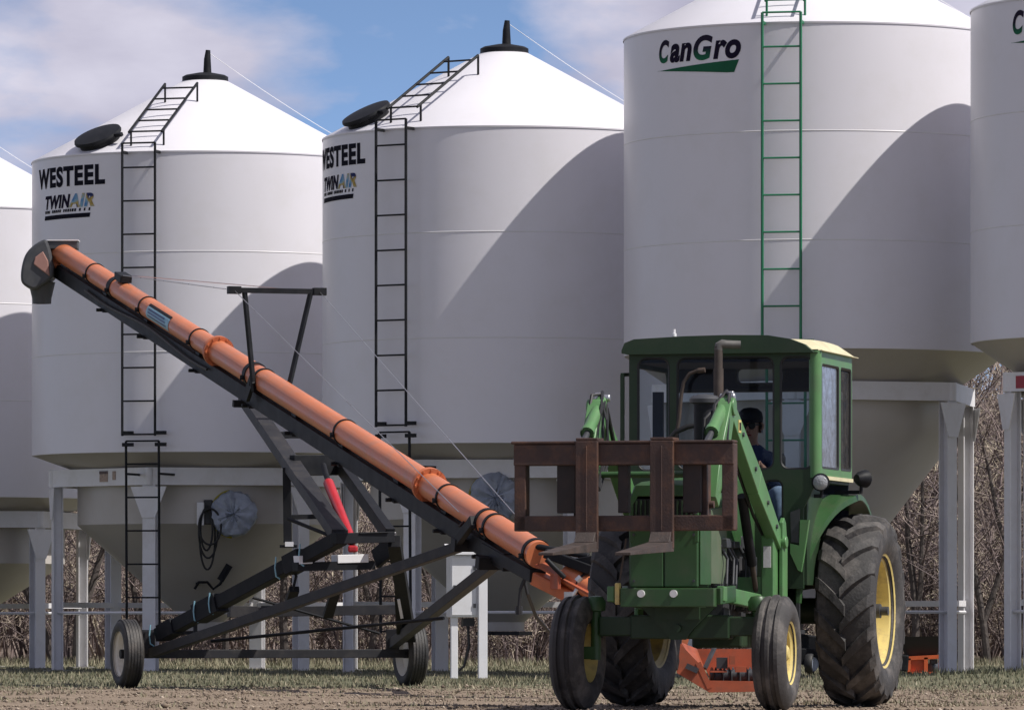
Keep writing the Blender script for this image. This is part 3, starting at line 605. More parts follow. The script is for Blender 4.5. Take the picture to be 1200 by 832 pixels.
# pulley box and truss mast with cables
c = AX(146)+nu*(r+.05); m = MB(); m.bar(c-ax*.18-sd*.02, c+ax*.12-sd*.02, .14, .09, nu); ab(m, 'cable_anchor', M['blackpaint'], bevel=.008)
mc = AX(313); mt = P(324.5, 341, mc.y); mt.y = mc.y
hl = 52.0/(F/mc.y); L_, R2 = mt-sd*hl, mt+sd*hl
m = MB(); m.bar(L_, R2, .055, .055)
for p in (L_, R2): m.bar(p-sd*.0-(R2-L_).normalized()*.07, p+(R2-L_).normalized()*.07, .08, .08)
i0, i1 = L_.lerp(R2, .12), L_.lerp(R2, .90)
m.bar(i0, AX(313)-sd*.14-nu*.10, .042, .042); m.bar(i1, AX(322)+sd*.155+nu*.0, .042, .042); ab(m, 'truss_mast', M['blackpaint'])
m = MB(); m.bar(AX(306)-sd*.15-nu*.20, AX(312)-sd*.15+nu*.04, .04, .14, nu); ab(m, 'mast_bracket', M['blackpaint']); m = MB(); m.bar(AX(292)-nu*.36-sd*.16, AX(292)-nu*.36+sd*.5, .07, .07, nu); ab(m, 'pivot_bar', M['blackpaint'])
m = MB(); q = AX(588)+nu*(r+.03)
for p, q in ((c-sd*.05+nu*.03, L_), (c+sd*.05+nu*.03, R2), (L_, AX(556)-sd*.16+nu*.02), (R2, AX(604)+sd*.1+nu*.12)):
    m = MB(); m.path([p, q], .0045, 5); ab(m, 'truss_cable', M['steel'])
# undercarriage
def wheel(c, side):
    m = MB(); R = .36; w = .105
    m.lathe([(.235, -w*.82), (.27, -w*.98), (.315, -w), (.345, -w*.82), (.357, -w*.6), (.36, -w*.3), (.36, w*.3), (.357, w*.6), (.345, w*.82), (.315, w), (.27, w*.98), (.235, w*.82)], c, sd, 48)
    ty = ab(m, 'tyre', M['tyre'])
    m = MB()
    for k in range(5):
        h = -w*.62+w*1.24*k/4; m.lathe([(.356, h-.012), (.3645, h-.010), (.3645, h+.010), (.356, h+.012)], c, sd, 48)
    ab(m, 'tread_rib', M['tyre'], ty)
    m = MB(); f = -side
    m.lathe([(.24, -w*.9), (.245, -w*.7), (.215, -w*.5), (.19, .03*f), (.10, .01*f), (.07, -.03), (0, -.03)] if side < 0 else [(.24, w*.9), (.245, w*.7), (.215, w*.5), (.19, .0), (.10, -.01), (.07, .03), (0, .03)], c, sd, 40)
    m.lathe([(.24, w*.9), (.215, w*.5), (.19, 0), (.0, 0)] if side < 0 else [(.24, -w*.9), (.215, -w*.6), (.19, -.03), (.0, -.03)], c, sd, 40); rm = ab(m, 'rim', M['rimcream'], ty)
    m = MB(); m.tube(c-sd*.075, c+sd*.10, .05, n=14); ab(m, 'hub', M['blackpaint'], ty)
wheel(WL, -1); wheel(WR, 1)
AL, AR = WL+sd*.24, WR-sd*.20
m = MB(); m.bar(AL-sd*.2, AR+sd*.2, .09, .09); m.bar(AL+Vector((0, 0, .0))-sd*.02, AL+Vector((0, 0, .24))-sd*.02, .14, .16); m.bar(AR, AR+Vector((0, 0, .26)), .12, .14); ab(m, 'axle', M['framegrey'], bevel=.005)
Z = Vector((0, 0, 1))
m = MB(); m.bar(AL+Z*.03+ax*.1, P(548, 637, 57.6), .085, .10); ab(m, 'reach_arm', M['framegrey'], bevel=.006)
m = MB(); m.bar(AR+Z*.1, P(583, 658, 57.3), .09, .11); ab(m, 'reach_arm', M['framegrey'], bevel=.006)
m = MB(); e0, e1 = P(187, 744, 62.8), P(400, 630, 60.6); m.bar(e0, e1, .135, .14); m.bar(e0.lerp(e1, .22), e0.lerp(e1, .345), .175, .20); m.bar(e0.lerp(e1, .02), e0.lerp(e1, .10), .17, .17); m.bar(e0.lerp(e1, .72), e0.lerp(e1, .80), .17, .20); ll = ab(m, 'lift_arm', M['blackpaint'], bevel=.006)
for f in (.0, .25, .335, .70, .83):
    m = MB(); p = e0.lerp(e1, f); d = (e1-e0).normalized(); u = d.cross(Vector((1, 0, 0))); m.path([p+Z*.11-sd*.10, p+Z*.0-sd*.112, p-Z*.09-sd*.10, p-Z*.115-sd*.06], .008, 6); ab(m, 'hose_clip', M['decalblue'], ll)
m = MB(); m.bar(P(480, 746, 63.4), P(462, 634, 61.0), .13, .13); ab(m, 'lift_arm', M['blackpaint'], bevel=.006)
m = MB(); m.bar(P(391, 631, 60.55), P(459, 629, 61.0), .11, .11); m.bar(P(420, 624.6, 60.68), P(455, 623.4, 60.9), .05, .008); ab(m, 'elbow_bar', M['blackpaint'], bevel=.005)
m = MB(); u0, u1 = P(398, 627, 60.7), P(288, 466, 66.3); m.bar(u0, u1, .17, .12, nu); ab(m, 'lift_arm', M['framegrey'], bevel=.006)
m = MB(); v0, v1 = P(457, 627, 61.1), P(343, 466, 66.5); m.bar(v0, v1, .10, .14, nu); ab(m, 'lift_arm', M['blackpaint'], bevel=.006)
m = MB(); m.bar(u0.lerp(u1, .485), v0.lerp(v1, .49), .10, .22); ab(m, 'cross_member', M['blackpaint'], bevel=.006); m = MB(); m.bar(u0.lerp(u1, .71), v0.lerp(v1, .715), .06, .075); ab(m, 'cross_member', M['blackpaint'], bevel=.006)
m = MB(); c0, c1 = P(385, 566, 62.3), P(412, 634, 60.7); m.tube(c0, c1, .055, .05, 16); rc = ab(m, 'lift_cylinder', M['red'])
m = MB(); m.tube(c0, P(379, 545, 62.8), .03, n=12); m.tube(c1-Z*.02, c1-Z*.10, .022, n=8); ab(m, 'cylinder_rod', M['blackpaint'], rc)
m = MB(); m.box(P(413.5, 643, 60.6), (.10, .09, .07)); ab(m, 'cylinder_end', M['red'], rc, bevel=.02)
m = MB(); m.bar(P(345, 664, 61.0), P(436, 662, 61.4), .16, .09); cb = ab(m, 'cross_member', M['blackpaint'])
m = MB(); m.bar(P(346, 656, 61.0), P(376, 655, 61.15), .17, .085); ab(m, 'bar_top_highlight', M['zinc'], cb, bevel=.004); m = MB(); m.bar(P(392, 655, 61.2), P(428, 654, 61.35), .17, .085); ab(m, 'bar_top_highlight', M['zinc'], cb, bevel=.004)  # white blocks paint the sunlit top of the black crossbar
m = MB(); m.bar(P(300, 717, 63.3), P(466, 714, 63.6), .10, .105); m.bar(P(268, 716, 63.2), P(300, 717, 63.3), .115, .125); m.bar(P(311, 716, 63.2), P(318, 716.6, 63.3), .12, .12); ab(m, 'frame_tie', M['framegrey'], bevel=.004)
m = MB(); m.bar(P(461, 632, 61.6), P(466, 700, 62.4), .05, .06); m.bar(P(466, 700, 62.4), P(468, 740, 63.0), .06, .07); m.bar(P(440, 655, 61.5), P(458, 640, 61.3), .05, .20); lk = ab(m, 'link_post', M['blackpaint'], bevel=.004)
m = MB(); m.bar(P(461, 624, 61.3), P(466, 656, 61.5), .05, .012, (0, 1, 0)); m.bar(P(467, 702, 62.2), P(471, 724, 62.4), .03, .012, (0, 1, 0)); ab(m, 'link_plate', M['zinc'], lk)
m = MB(); m.tube(P(248, 751, 62.5), P(520, 724, 60.2), .018, n=8); m.tube(P(296, 700, 62.8), P(445, 742, 62.9), .014, n=8); m.tube(P(398, 632, 60.9), P(338, 608, 61.5), .02, n=8); ab(m, 'brace_rod', M['blackpaint'])
m = MB(); m.bar(P(394, 690, 61.2), P(384, 722, 61.6), .10, .05); m.bar(P(345, 690, 61.2), P(338, 710, 61.6), .10, .06); m.path([P(343, 660, 61.2), P(347, 675, 61.2), P(343, 692, 61.2)], .016, 6); ab(m, 'hose_bracket', M['blackpaint'])
m = MB(); m.bar(P(336, 548, 63.4), P(337, 636, 63.4), .085, .085); m.bar(P(337, 606, 63.5), P(378, 605, 63.6), .05, .05); m.box(P(338, 640, 63.4), (.18, .16, .03)); jk = ab(m, 'jack_stand', M['blackpaint'])
m = MB(); m.box(P(339, 637.5, 63.3), (.085, .10, .05)); ab(m, 'jack_foot', M['zinc'], jk)
# lower end: yoke, hoses, inlet section
m = MB()
m.bar(AX(556)-nu*.30-sd*.20, AX(556)-nu*.30+sd*.25, .14, .12, nu); m.bar(AX(556)-nu*.28-sd*.16, AX(572)-sd*.15+nu*.02, .06, .10, nu); m.bar(AX(585)-nu*.32-sd*.2, AX(585)-nu*.32+sd*.25, .12, .12, nu)
m.bar(AX(575)-nu*.24, AX(632)-nu*.20, .16, .12, nu); ab(m, 'yoke', M['blackpaint'], bevel=.006)
m = MB()
m.path([AX(560)-sd*.18-nu*.1, P(556, 600, 57.6), P(560, 594, 57.5), P(565, 600, 57.5), P(563, 620, 57.4), P(572, 645, 57.2), P(590, 668, 57)], .014, 6)
m.path([P(617, 672, 56), P(610, 690, 56), P(608, 712, 56)], .018, 6); m.path([P(613, 672, 56), P(618, 695, 56), P(628, 722, 56.5), P(645, 742, 57)], .018, 6); m.tube(P(608, 710, 56), P(608, 720, 56), .035, n=8)
ab(m, 'hydraulic_hose', M['cordblack'])
m = MB(); m.bar(P(628, 676, 55.6), P(700, 712, 55.2), .17, .13, nu); tr = ab(m, 'inlet_trough', M['flange'], bevel=.02)
m = MB(); m.bar(P(634, 661, 55.5), P(700, 697, 55.1), .17, .02, nu); m.bar(P(651, 672, 55.3), P(651, 690, 55.3), .03, .22, ax); ab(m, 'trough_lip', M['orangeshade'], tr)
m = MB(); m.tube(P(664, 672, 55.4), P(798, 754, 54.6), .105, n=24); it = ab(m, 'inlet_tube', M['orange'])
m = MB(); c = P(688, 686, 55.25); m.lathe([(.105, -.02), (.118, -.02), (.118, .02), (.105, .02)], c, ax, 24); ab(m, 'clamp_band', M['blackpaint'], it)
m = MB(); m.tube(P(628, 640, 55.5), P(690, 652, 55.3), .03, n=10); m.bar(P(640, 648, 55.4), P(694, 668, 55.2), .10, .09); m.bar(P(670, 660, 55.3), P(700, 655, 55.2), .06, .08); m.tube(P(640, 655, 55.2), P(662, 677, 55.2), .025, n=8); gb = ab(m, 'drive_gearbox', M['blackpaint'], bevel=.008)
m = MB(); m.tube(P(676, 690, 55.0), P(669, 701, 55.0), .018, n=8); m.box(P(666, 697, 55.0), (.08, .04, .06)); m.tube(P(676, 681, 54.9), P(681, 676, 54.9), .03, n=8); ab(m, 'latch', M['steel'], gb)
# swing hopper at the inlet
Dq = 54.2
m = MB()
def Q(px, py, dd=0): return P(px, py, Dq+dd)
m.prism([Q(793, 750), Q(793, 788), Q(831, 811), Q(831, 803), Q(818, 776), Q(800, 757)], (-.0, .03, 0)); m.prism([Q(831, 811), Q(900, 810), Q(900, 798), Q(831, 797)], (0, .03, 0))
m.prism([Q(815, 760, .75), Q(905, 760, .75), Q(905, 792, .75), Q(831, 792, .75)], (0, .03, 0)); m.hexa([Q(832, 806, .03), Q(900, 806, .03), Q(900, 806, .75), Q(832, 806, .75), Q(832, 809, .03), Q(900, 809, .03), Q(900, 809, .75), Q(832, 809, .75)])
m.prism([Q(796, 752, .03), Q(832, 809, .03), Q(832, 806, .75), Q(815, 760, .75)], (.015, 0, 0)); m.bar(Q(818, 776, .02), Q(832, 806, .02), .05, .05)
hp = ab(m, 'intake_hopper', M['orangeshade'])
m = MB(); m.tube(Q(832, 792, .25), Q(905, 790, .25), .055, n=14)
for k in range(14): m.lathe([(.05, -.006), (.085, 0), (.05, .006)], Q(834+5*k, 792, .25), (1, .25*(-1)**k, 0), 16)
m.bar(Q(846, 770, .2), Q(846, 783, .2), .10, .10); m.bar(Q(826, 783, .15), Q(838, 757, .3), .03, .03); m.bar(Q(805, 780, .0), Q(818, 786, -.02), .05, .10, (0, 1, 0)); ab(m, 'hopper_auger', M['darkgrey'], hp)
m = MB(); m.box(Q(842, 786.5, .1), (.15, .06, .015)); m.box(Q(868, 784, .1), (.10, .10, .05)); m.box(Q(858, 773, .1), (.05, .10, .08)); ab(m, 'drive_shield', M['orangeshade'], hp)

# second hopper on wheels, far behind the big tyre
D = 78.5; c = P(1020, 790, D); t = thing('hopper_cart', 'low orange and black intake hopper on small wheels behind the big tractor tyre', 'hopper', (c.x, c.y, 0))
m = MB(); vs = [P(1064, 772, D), P(1096, 772, D), P(1096, 772, D+.6), P(1064, 772, D+.6), P(1050, 746, D-.1), P(1108, 745, D-.1), P(1108, 748, D+.9), P(1050, 748, D+.9)]; m.hexa(vs); m.build('rubber_flare', M['rubber'], t, world=True)
m = MB()
for a, b in (((1064, 771), (1102, 769)), ((1064, 789), (1102, 789)), ((1065, 771), (1065, 789)), ((1085, 770), (1085, 789)), ((1102, 769), (1102, 789))): m.bar(P(*a, D-.08), P(*b, D-.08), .05, .05)
m.box(P(1074, 780, D+.1), (.20, .30, .17)); m.build('hopper_frame', M['orangered'], t, world=True)
m = MB(); m.tube(P(1089, 782, D-.05), P(1099, 781, D+.3), .06, n=12); m.box(P(1094, 775, D), (.1, .1, .06)); m.build('gearbox', M['darkgrey'], t, world=True, bevel=.01)
m = MB(); m.bar(P(930, 768, D), P(1064, 777, D), .25, .22); m.bar(P(915, 752, D+.3), P(1000, 765, D+.3), .5, .30); m.build('drag_tube', M['blackpaint'], t, world=True, bevel=.02)
for px, dd in ((949, -.2), (985, .5)):
    c = P(px, 781, D+dd); c.z = .14; m = MB(); m.lathe([(.09, -.05), (.125, -.05), (.14, -.03), (.14, .03), (.125, .05), (.09, .05)], c, (.97, -.25, 0), 28); ty = m.build('wheel', M['rubber'], t, world=True)
    m = MB(); m.lathe([(.0, .02), (.05, .03), (.10, .035), (.105, .05)], c, (.3, -1, 0), 24); m.lathe([(.0, .045), (.10, .045)], c, (.97, -.25, 0), 24); m.build('rim', M['wrap'], ty, world=True)

# ------------------------------------------------------------------ tractor
YAW = R_(14.5); T0 = Vector((1.95, 49.6, 0)); FW = Vector((-math.sin(YAW), -math.cos(YAW), 0)); LF = Vector((-FW.y, FW.x, 0)); LF = -LF if LF.x < 0 else LF
trac = thing('tractor', 'green cab tractor with front loader and rusty pallet forks, driver inside', 'tractor', T0, math.atan2(FW.y, FW.x))
def tl(px, py, u):                                      # tractor-local point seen at a photo pixel, u metres ahead of the rear axle
    k = (px-600)/F; bx, by = T0.x+u*FW.x, T0.y+u*FW.y; v = (k*by-bx)/(LF.x-k*LF.y); D = by+v*LF.y
    return Vector((u, v, HC+(YH-py)/F*D))
def tz(py, u, v=0): D = T0.y+u*FW.y+v*LF.y; return HC+(YH-py)/F*D
def tb(m, name, mat, parent=None, **k): return m.build(name, mat, parent or trac, **k)
# rear wheels
def rear_wheel(v, sgn):
    c = Vector((0, v, .79)); R = .745; w = .245; Y = (0, 1, 0)
    prof = [(.44, -w*.72), (.50, -w*.93), (.60, -w*1.0), (.68, -w*.99), (.725, -w*.9), (R, -w*.55), (R+.008, 0), (R, w*.55), (.725, w*.9), (.68, w*.99), (.60, w), (.50, w*.93), (.44, w*.72)]
    m = MB(); m.lathe(prof, c, Y, 72); ty = tb(m, 'rear_tyre', M['tyredusty'])
    def surf(hh):                                       # carcass radius at lateral position
        a = abs(hh)
        return R+.008 if a < w*.3 else (R+.008-(a-w*.3)/(w*.6)*.035)
    m = MB(); NL = 17
    for side in (-1, 1):
        for i in range(NL):
            th0 = 2*PI*(i+(.5 if side > 0 else 0))/NL; st = 6; vs = []
            for j in range(st+1):
                q = j/st; hh = side*(-.02+q*(w*1.0+.02)); th = th0+(q**.85)*.33; hw = .036+.016*q; rb = surf(hh)-.012 if q < .99 else surf(hh)-.06; rt = surf(hh)+.050*(1-.2*q) if q < .99 else surf(hh)+.0
                for rr_, dw in ((rb, hw*1.4), (rt, hw), (rt, -hw), (rb, -hw*1.4)):
                    a = th+dw/R; vs.append((c.x+math.cos(a)*rr_, c.y+hh, c.z+math.sin(a)*rr_))
            fs = []
            for j in range(st):
                for k in range(4): fs.append((j*4+k, j*4+(k+1)%4, j*4+4+(k+1)%4, j*4+4+k))
            fs += [(0, 1, 2, 3), tuple(st*4+k for k in (3, 2, 1, 0))]
            # outward sweep: lug centre leads at the bottom of the front face
            m.add([Vector((x, y, z)) for x, y, z in vs], fs)
    tb(m, 'tread_lug', M['tyredusty'], ty)
    m = MB(); s = sgn
    m.lathe([(.455, s*w*.80), (.475, s*w*.84), (.47, s*w*.74), (.42, s*w*.66), (.405, s*w*.35), (.40, s*.0), (.385, -s*.02), (.30, s*.03), (.22, s*.06), (.17, s*.065), (.15, s*.05), (0, s*.05)], c, Y, 56)
    m.lathe([(.455, -s*w*.80), (.475, -s*w*.84), (.42, -s*w*.66), (.40, 0), (0, -s*.03)], c, Y, 40)
    for k in range(8): a = 2*PI*k/8; p = c+Vector((math.cos(a)*.33, s*.015, math.sin(a)*.33)); m.tube(p, p+Vector((0, s*.05, 0)), .026, n=8)
    rm = tb(m, 'rear_rim', M['yellow'], ty)
    m = MB(); m.tube(c, c+Vector((0, s*.235, 0)), .038, n=14); m.lathe([(.11, s*.06), (.11, s*.09), (.06, s*.10), (.06, s*.17), (.0, s*.17)], c, Y, 20)
    for k in range(8): a = 2*PI*k/8+.2; p = c+Vector((math.cos(a)*.145, s*.05, math.sin(a)*.145)); m.tube(p, p+Vector((0, s*.05, 0)), .018, n=6)
    tb(m, 'rear_hub', M['darkgrey'], ty)
rear_wheel(.96, 1); rear_wheel(-.95, -1)
m = MB(); m.tube((0, -.9, .79), (0, .9, .79), .11, n=18); m.tube((0, -.45, .79), (0, .45, .79), .2, n=20); m.box((.1, 0, .80), (.9, .44, .50)); tb(m, 'rear_axle', M['shadegreen'], bevel=.02)
# front wheels
UF = 2.42
def front_wheel(v, sgn, steer):
    c = Vector((UF, v, .455)); Y = Vector((-math.sin(steer), math.cos(steer), 0)); w = .135
    prof = [(.23, -w*.7), (.27, -w*.95), (.33, -w*1.03), (.385, -w*.95), (.42, -w*.78)]
    for h, r_ in ((-.62, .445), (-.40, .450), (-.34, .432), (-.16, .437), (-.10, .460), (.10, .460), (.16, .437), (.34, .432), (.40, .450), (.62, .445)): prof.append((r_, w*h))
    prof += [(.42, w*.78), (.385, w*.95), (.33, w*1.03), (.27, w*.95), (.23, w*.7)]
    m = MB(); m.lathe(prof, c, Y, 56); ty = tb(m, 'front_tyre', M['tyrefront'])
    m = MB(); s = sgn; m.lathe([(.235, s*w*.78), (.25, s*w*.85), (.24, s*w*.7), (.20, s*w*.55), (.19, s*.0), (.12, s*.02), (.10, s*.03), (0, s*.03)], c, Y, 40); m.lathe([(.235, -s*w*.78), (.19, 0), (0, 0)], c, Y, 32)
    tb(m, 'front_rim', M['yellow'], ty)
    m = MB(); m.lathe([(.065, s*.02), (.065, s*.08), (.04, s*.10), (0, s*.10)], c, Y, 18); tb(m, 'front_hub', M['yellow'], ty)
    kp = c-Y*sgn*.15; kp = Vector((UF, v-sgn*.15, 0))
    m = MB(); m.tube(kp+Z*.40, kp+Z*.78, .042, n=14); m.lathe([(.042, .78), (.075, .79), (.08, .86), (.055, .90), (0, .91)], kp, Z, 18); m.bar(c, kp+Z*.455, .09, .10); tb(m, 'spindle', M['green'])
front_wheel(.765, 1, R_(1.5)); front_wheel(-.85, -1, R_(-2))
m = MB(); m.bar((UF, -.66, .665), (UF, .66, .665), .13, .155); m.bar((UF+.001, -.40, .66), (UF+.001, .40, .66), .17, .19); tb(m, 'front_axle', M['shadegreen'], bevel=.012)
m = MB(); m.prism([(UF+.11, -.30, .815), (UF+.11, .30, .815), (UF+.11, .12, .64), (UF+.11, .06, .56), (UF+.11, -.06, .56), (UF+.11, -.12, .64)], (.03, 0, 0)); m.tube((UF+.12, 0, .65), (UF+.17, 0, .65), .03, n=12); m.box((UF-.1, 0, .80), (.55, .36, .16)); tb(m, 'axle_pivot', M['shadegreen'])
m = MB(); m.tube((UF-.22, -.62, .62), (UF-.22, .62, .62), .022, n=8); m.tube((UF-.22, .62, .62), (UF, .66, .60), .03, n=8); m.tube((UF-.22, -.62, .62), (UF, -.66, .60), .03, n=8); tb(m, 'tie_rod', M['darkgrey'])
# chassis and engine
m = MB(); m.box((1.3, 0, .78), (2.2, .34, .40)); m.box((1.5, 0, 1.05), (1.1, .40, .40)); m.box((.75, 0, .55), (.8, .42, .12)); tb(m, 'chassis', M['shadegreen'], bevel=.02)
m = MB()
rr = random.Random(5); m.box((1.7, 0, 1.05), (1.3, .44, .62))
for k in range(26): m.box((rr.uniform(1.0, 2.4), rr.choice((-1, 1))*rr.uniform(.2, .29), rr.uniform(.75, 1.35)), (rr.uniform(.06, .25), rr.uniform(.05, .12), rr.uniform(.05, .2)))
for k in range(9): y = rr.choice((-1, 1))*.3; u = rr.uniform(1.2, 2.3); m.path([(u, y, .8), (u+.05, y*1.1, 1.0), (u-.05, y*1.05, 1.2), (u+.1, y*.8, 1.4)], .014, 6)
tb(m, 'engine', M['darkgrey'], bevel=.008)
# hood
UH = 3.05; zt = 1.80; zb = .96; hw = .275
m = MB(); cs = []
prof = [(-hw, 1.30), (-hw, zt-.10), (-hw*.93, zt-.035), (-hw*.72, zt-.005), (0, zt+.012), (hw*.72, zt-.005), (hw*.93, zt-.035), (hw, zt-.10), (hw, 1.30)]
for u, sc, dz in ((UH-.02, .93, -.03), (UH-.07, 1.0, 0), (.92, 1.0, .10)):
    cs.append([(u, y*sc, z+dz*(z > 1.4)) for y, z in prof])
vs = [p for c_ in cs for p in c_]; k = len(prof); m.add(vs, [(i*k+j, i*k+j+1, (i+1)*k+j+1, (i+1)*k+j) for i in range(2) for j in range(k-1)], True); hd_ = tb(m, 'hood', M['green'])
m = MB(); m.box((UH-.28, 0, (zb+1.62)/2), (.50, hw*2-.01, 1.62-zb)); tb(m, 'radiator_shell', M['green'], bevel=.045)
m = MB()
for s in (-1, 1):
    m = MB(); m.prism([(UH-.03, s*(hw+.0), zb+.03), (UH-.03, s*hw, 1.60), (UH-.40, s*hw, 1.60), (UH-.40, s*hw, zb+.03)], (0, s*.012, 0)); tb(m, 'side_screen', M['green'], bevel=.004)
    m = MB(); m.prism([(UH-.43, s*(hw-.004), zb+.04), (UH-.43, s*(hw-.004), 1.58), (UH-1.0, s*(hw-.004), 1.62), (UH-1.0, s*(hw-.004), 1.15), (UH-.85, s*(hw-.004), zb+.04)], (0, s*.012, 0)); tb(m, 'side_panel', M['oldgreen'], bevel=.004)
m = MB(); m.box((UH-.03, 0, 1.55), (.05, hw*1.74, .22)); gr = tb(m, 'grille', M['gasket'])
m = MB()
for k in range(13): m.bar((UH+.0, -hw*.8+hw*1.6*k/12, 1.45), (UH+.0, -hw*.8+hw*1.6*k/12, 1.65), .012, .03, (1, 0, 0))
tb(m, 'grille_bar', M['shadegreen'], gr)
m = MB(); m.prism([(UH-.03, -hw*1.0, 1.32), (UH-.03, -hw, zt-.14), (UH-.03, -hw*.82, zt-.03), (UH-.03, hw*.82, zt-.03), (UH-.03, hw, zt-.14), (UH-.03, hw, 1.32), (UH-.03, hw*.88, 1.32), (UH-.03, hw*.88, zt-.18), (UH-.03, hw*.76, zt-.12), (UH-.03, -hw*.76, zt-.12), (UH-.03, -hw*.88, zt-.18), (UH-.03, -hw*.88, 1.32)], (.035, 0, 0)); tb(m, 'grille_frame', M['green'], bevel=.006)
m = MB()
for s in (-1, 1): m.box((UH-.015, s*hw*.5, 1.20), (.035, hw*.985, .46))
tb(m, 'front_door', M['green'], bevel=.012)
for y in (-.24, .24):
    for z in (1.02, 1.38):
        m = MB(); m.tube((UH, y, z), (UH+.012, y, z), .011, n=8); tb(m, 'door_fastener', M['darkgrey'])
m = MB(); m.bar((UH+.02, -.36, .96), (UH+.01, -.30, 1.35), .014, .014); tb(m, 'hood_stay', M['exhaust'])
m = MB(); m.box((UH+.03, .045, .89), (.12, .75, .145)); m.bar((UH+.0, .43, .90), (UF+.25, .47, .92), .05, .13); m.bar((UH, -.31, .90), (UF+.25, -.40, .92), .05, .13); bp = tb(m, 'front_bumper', M['green'], bevel=.006)
m = MB()
for y in (-.16, .10): m.tube((UH+.08, y, .92), (UH+.11, y, .92), .03, n=12)
tb(m, 'bumper_bolt', M['zinc'], bp)
m = MB(); m.box((UH+.06, -.355, .92), (.08, .035, .17)); tb(m, 'tow_lug', M['yellow'], bp, bevel=.01)
# exhaust, air cleaner, bent pipe and hose
m = MB(); q = tl(842, 475, 1.62); zt2 = tz(406, 1.62); m.path([(q.x, q.y, 1.7), (q.x, q.y, zt2)], .034, 14); ex = tb(m, 'exhaust_pipe', M['exhaust'])
m = MB(); m.path([(q.x, q.y, zt2-.03), (q.x, q.y+.005, zt2+.005), (q.x-.01, q.y+.03, zt2+.02), (q.x-.02, q.y+.06, zt2+.015), (q.x-.05, q.y+.17, zt2+.012)], [.035, .036, .036, .034, .032], 14); tb(m, 'exhaust_elbow', M['pipegrey'], ex)
m = MB(); m.tube((q.x, q.y, tz(470, 1.62)-.0), (q.x, q.y, tz(432, 1.62)), .041, n=14); tb(m, 'exhaust_sleeve', M['exhaust'], ex)
q = tl(826, 470, 1.85); z0 = tz(475, 1.85)
m = MB(); m.lathe([(.085, 1.78), (.088, 1.8), (.088, z0+.02), (.06, z0+.025)], (q.x, q.y, 0), Z, 28); ac = tb(m, 'air_cleaner', M['blackpaint'])
m = MB(); m.lathe([(.09, z0+.01), (.122, z0+.02), (.125, z0+.05), (.10, z0+.075), (.04, z0+.088), (0, z0+.09)], (q.x, q.y, 0), Z, 28); tb(m, 'cleaner_cap', M['darkgrey'], ac)
m = MB(); U = 1.08; m.path([tl(783, 517, U), tl(792, 506, U), tl(806, 500, U), tl(822, 497, U), tl(832, 494, U)], .022, 10); tb(m, 'bent_hose', M['rubber'])
m = MB(); m.path([tl(789, 530, U), tl(792, 512, U), tl(796, 490, U), tl(798, 466, U), tl(801, 448, U), tl(808, 438, U), tl(818, 434, U)], .015, 10); m.lathe([(.022, -.03), (.022, .03), (0, .03)], tl(822, 434, U), (0, 1, .1), 12); tb(m, 'bent_pipe', M['exhaust'])
# ---- cab
UC, UB = .95, -.45; VL, VR = -.775, .80; ZT = 2.93; ZW = 1.90
def fv(px, u=UC): return tl(px, 500, u).y
def fz(py, u=UC): return tz(py, u)
fr = ((UC, 0, 0), (0, 1, 0), (0, 0, 1))
wins = [(747, 418, 785.5, 552), (793, 418, 908, 551), (914, 418, 953.5, 551), (894, 562, 918.5, 631)]
holes = [rrect(fv(a), fz(d), fv(c_), fz(b), .075 if i != 3 else .06) for i, (a, b, c_, d) in enumerate(wins)]
m = MB(); panel(m, [(VL, 1.62), (-.45, 1.55), (-.45, .97), (VR-.12, .97), (VR-.12, 1.62), (VR, 1.86), (VR, ZT-.02), (VL, ZT-.02)], holes, .035, fr); fp = tb(m, 'cab_front', M['shadegreen'])
def window(parent, pl, frame, mat, name='window'):
    og, xd, yd = [Vector(k) for k in frame]; m = MB(); cx = sum(p[0] for p in pl)/len(pl); cy = sum(p[1] for p in pl)/len(pl)
    m.add([og+xd*p[0]+yd*p[1] for p in pl], [tuple(range(len(pl)))]); w = tb(m, name, mat, parent)
    m = MB(); m.path([og+xd*p[0]+yd*p[1] for p in pl], .019, 6, closed=True); m.build('gasket', M['gasket'], parent)
for pl, nm in zip(holes, ('window', 'windshield', 'window', 'lower_window')): window(fp, pl, fr, M['glass'], nm)
m = MB(); m.bar((UC+.03, fv(850), fz(553)), (UC+.03, fv(848), fz(500)), .012, .012); tb(m, 'wiper', M['gasket'], fp)
# right and left side panels
for vv, nm in ((VR-.018, 'cab_side'), (VL+.018, 'cab_side')):
    fs_ = ((0, vv, 0), (1, 0, 0), (0, 0, 1)); h2 = [rrect(.09, 1.95, .80, 2.80, .04), rrect(-.42, 1.95, .03, 2.80, .04)] if vv > 0 else [rrect(-.38, 1.95, .80, 2.78, .06)]
    m = MB(); panel(m, [(UB, 1.86), (UC-.02, 1.86), (UC-.02, ZT-.02), (UB, ZT-.02)], h2, .034, fs_); sp = tb(m, nm, M['loader'] if vv > 0 else M['shadegreen'])  # sunlit side painted paler, far side darker: light put into the colour
    if vv > 0:
        for pl in h2: window(sp, pl, fs_, M['glassside'])
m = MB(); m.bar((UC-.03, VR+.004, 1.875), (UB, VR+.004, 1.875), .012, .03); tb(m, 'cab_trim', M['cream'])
m = MB(); m.tube((UC-.022, VR-.030, 1.87), (UC-.022, VR-.030, ZT-.03), .052, n=20); tb(m, 'corner_post', M['loader'])  # paler green paints sunlight on the corner
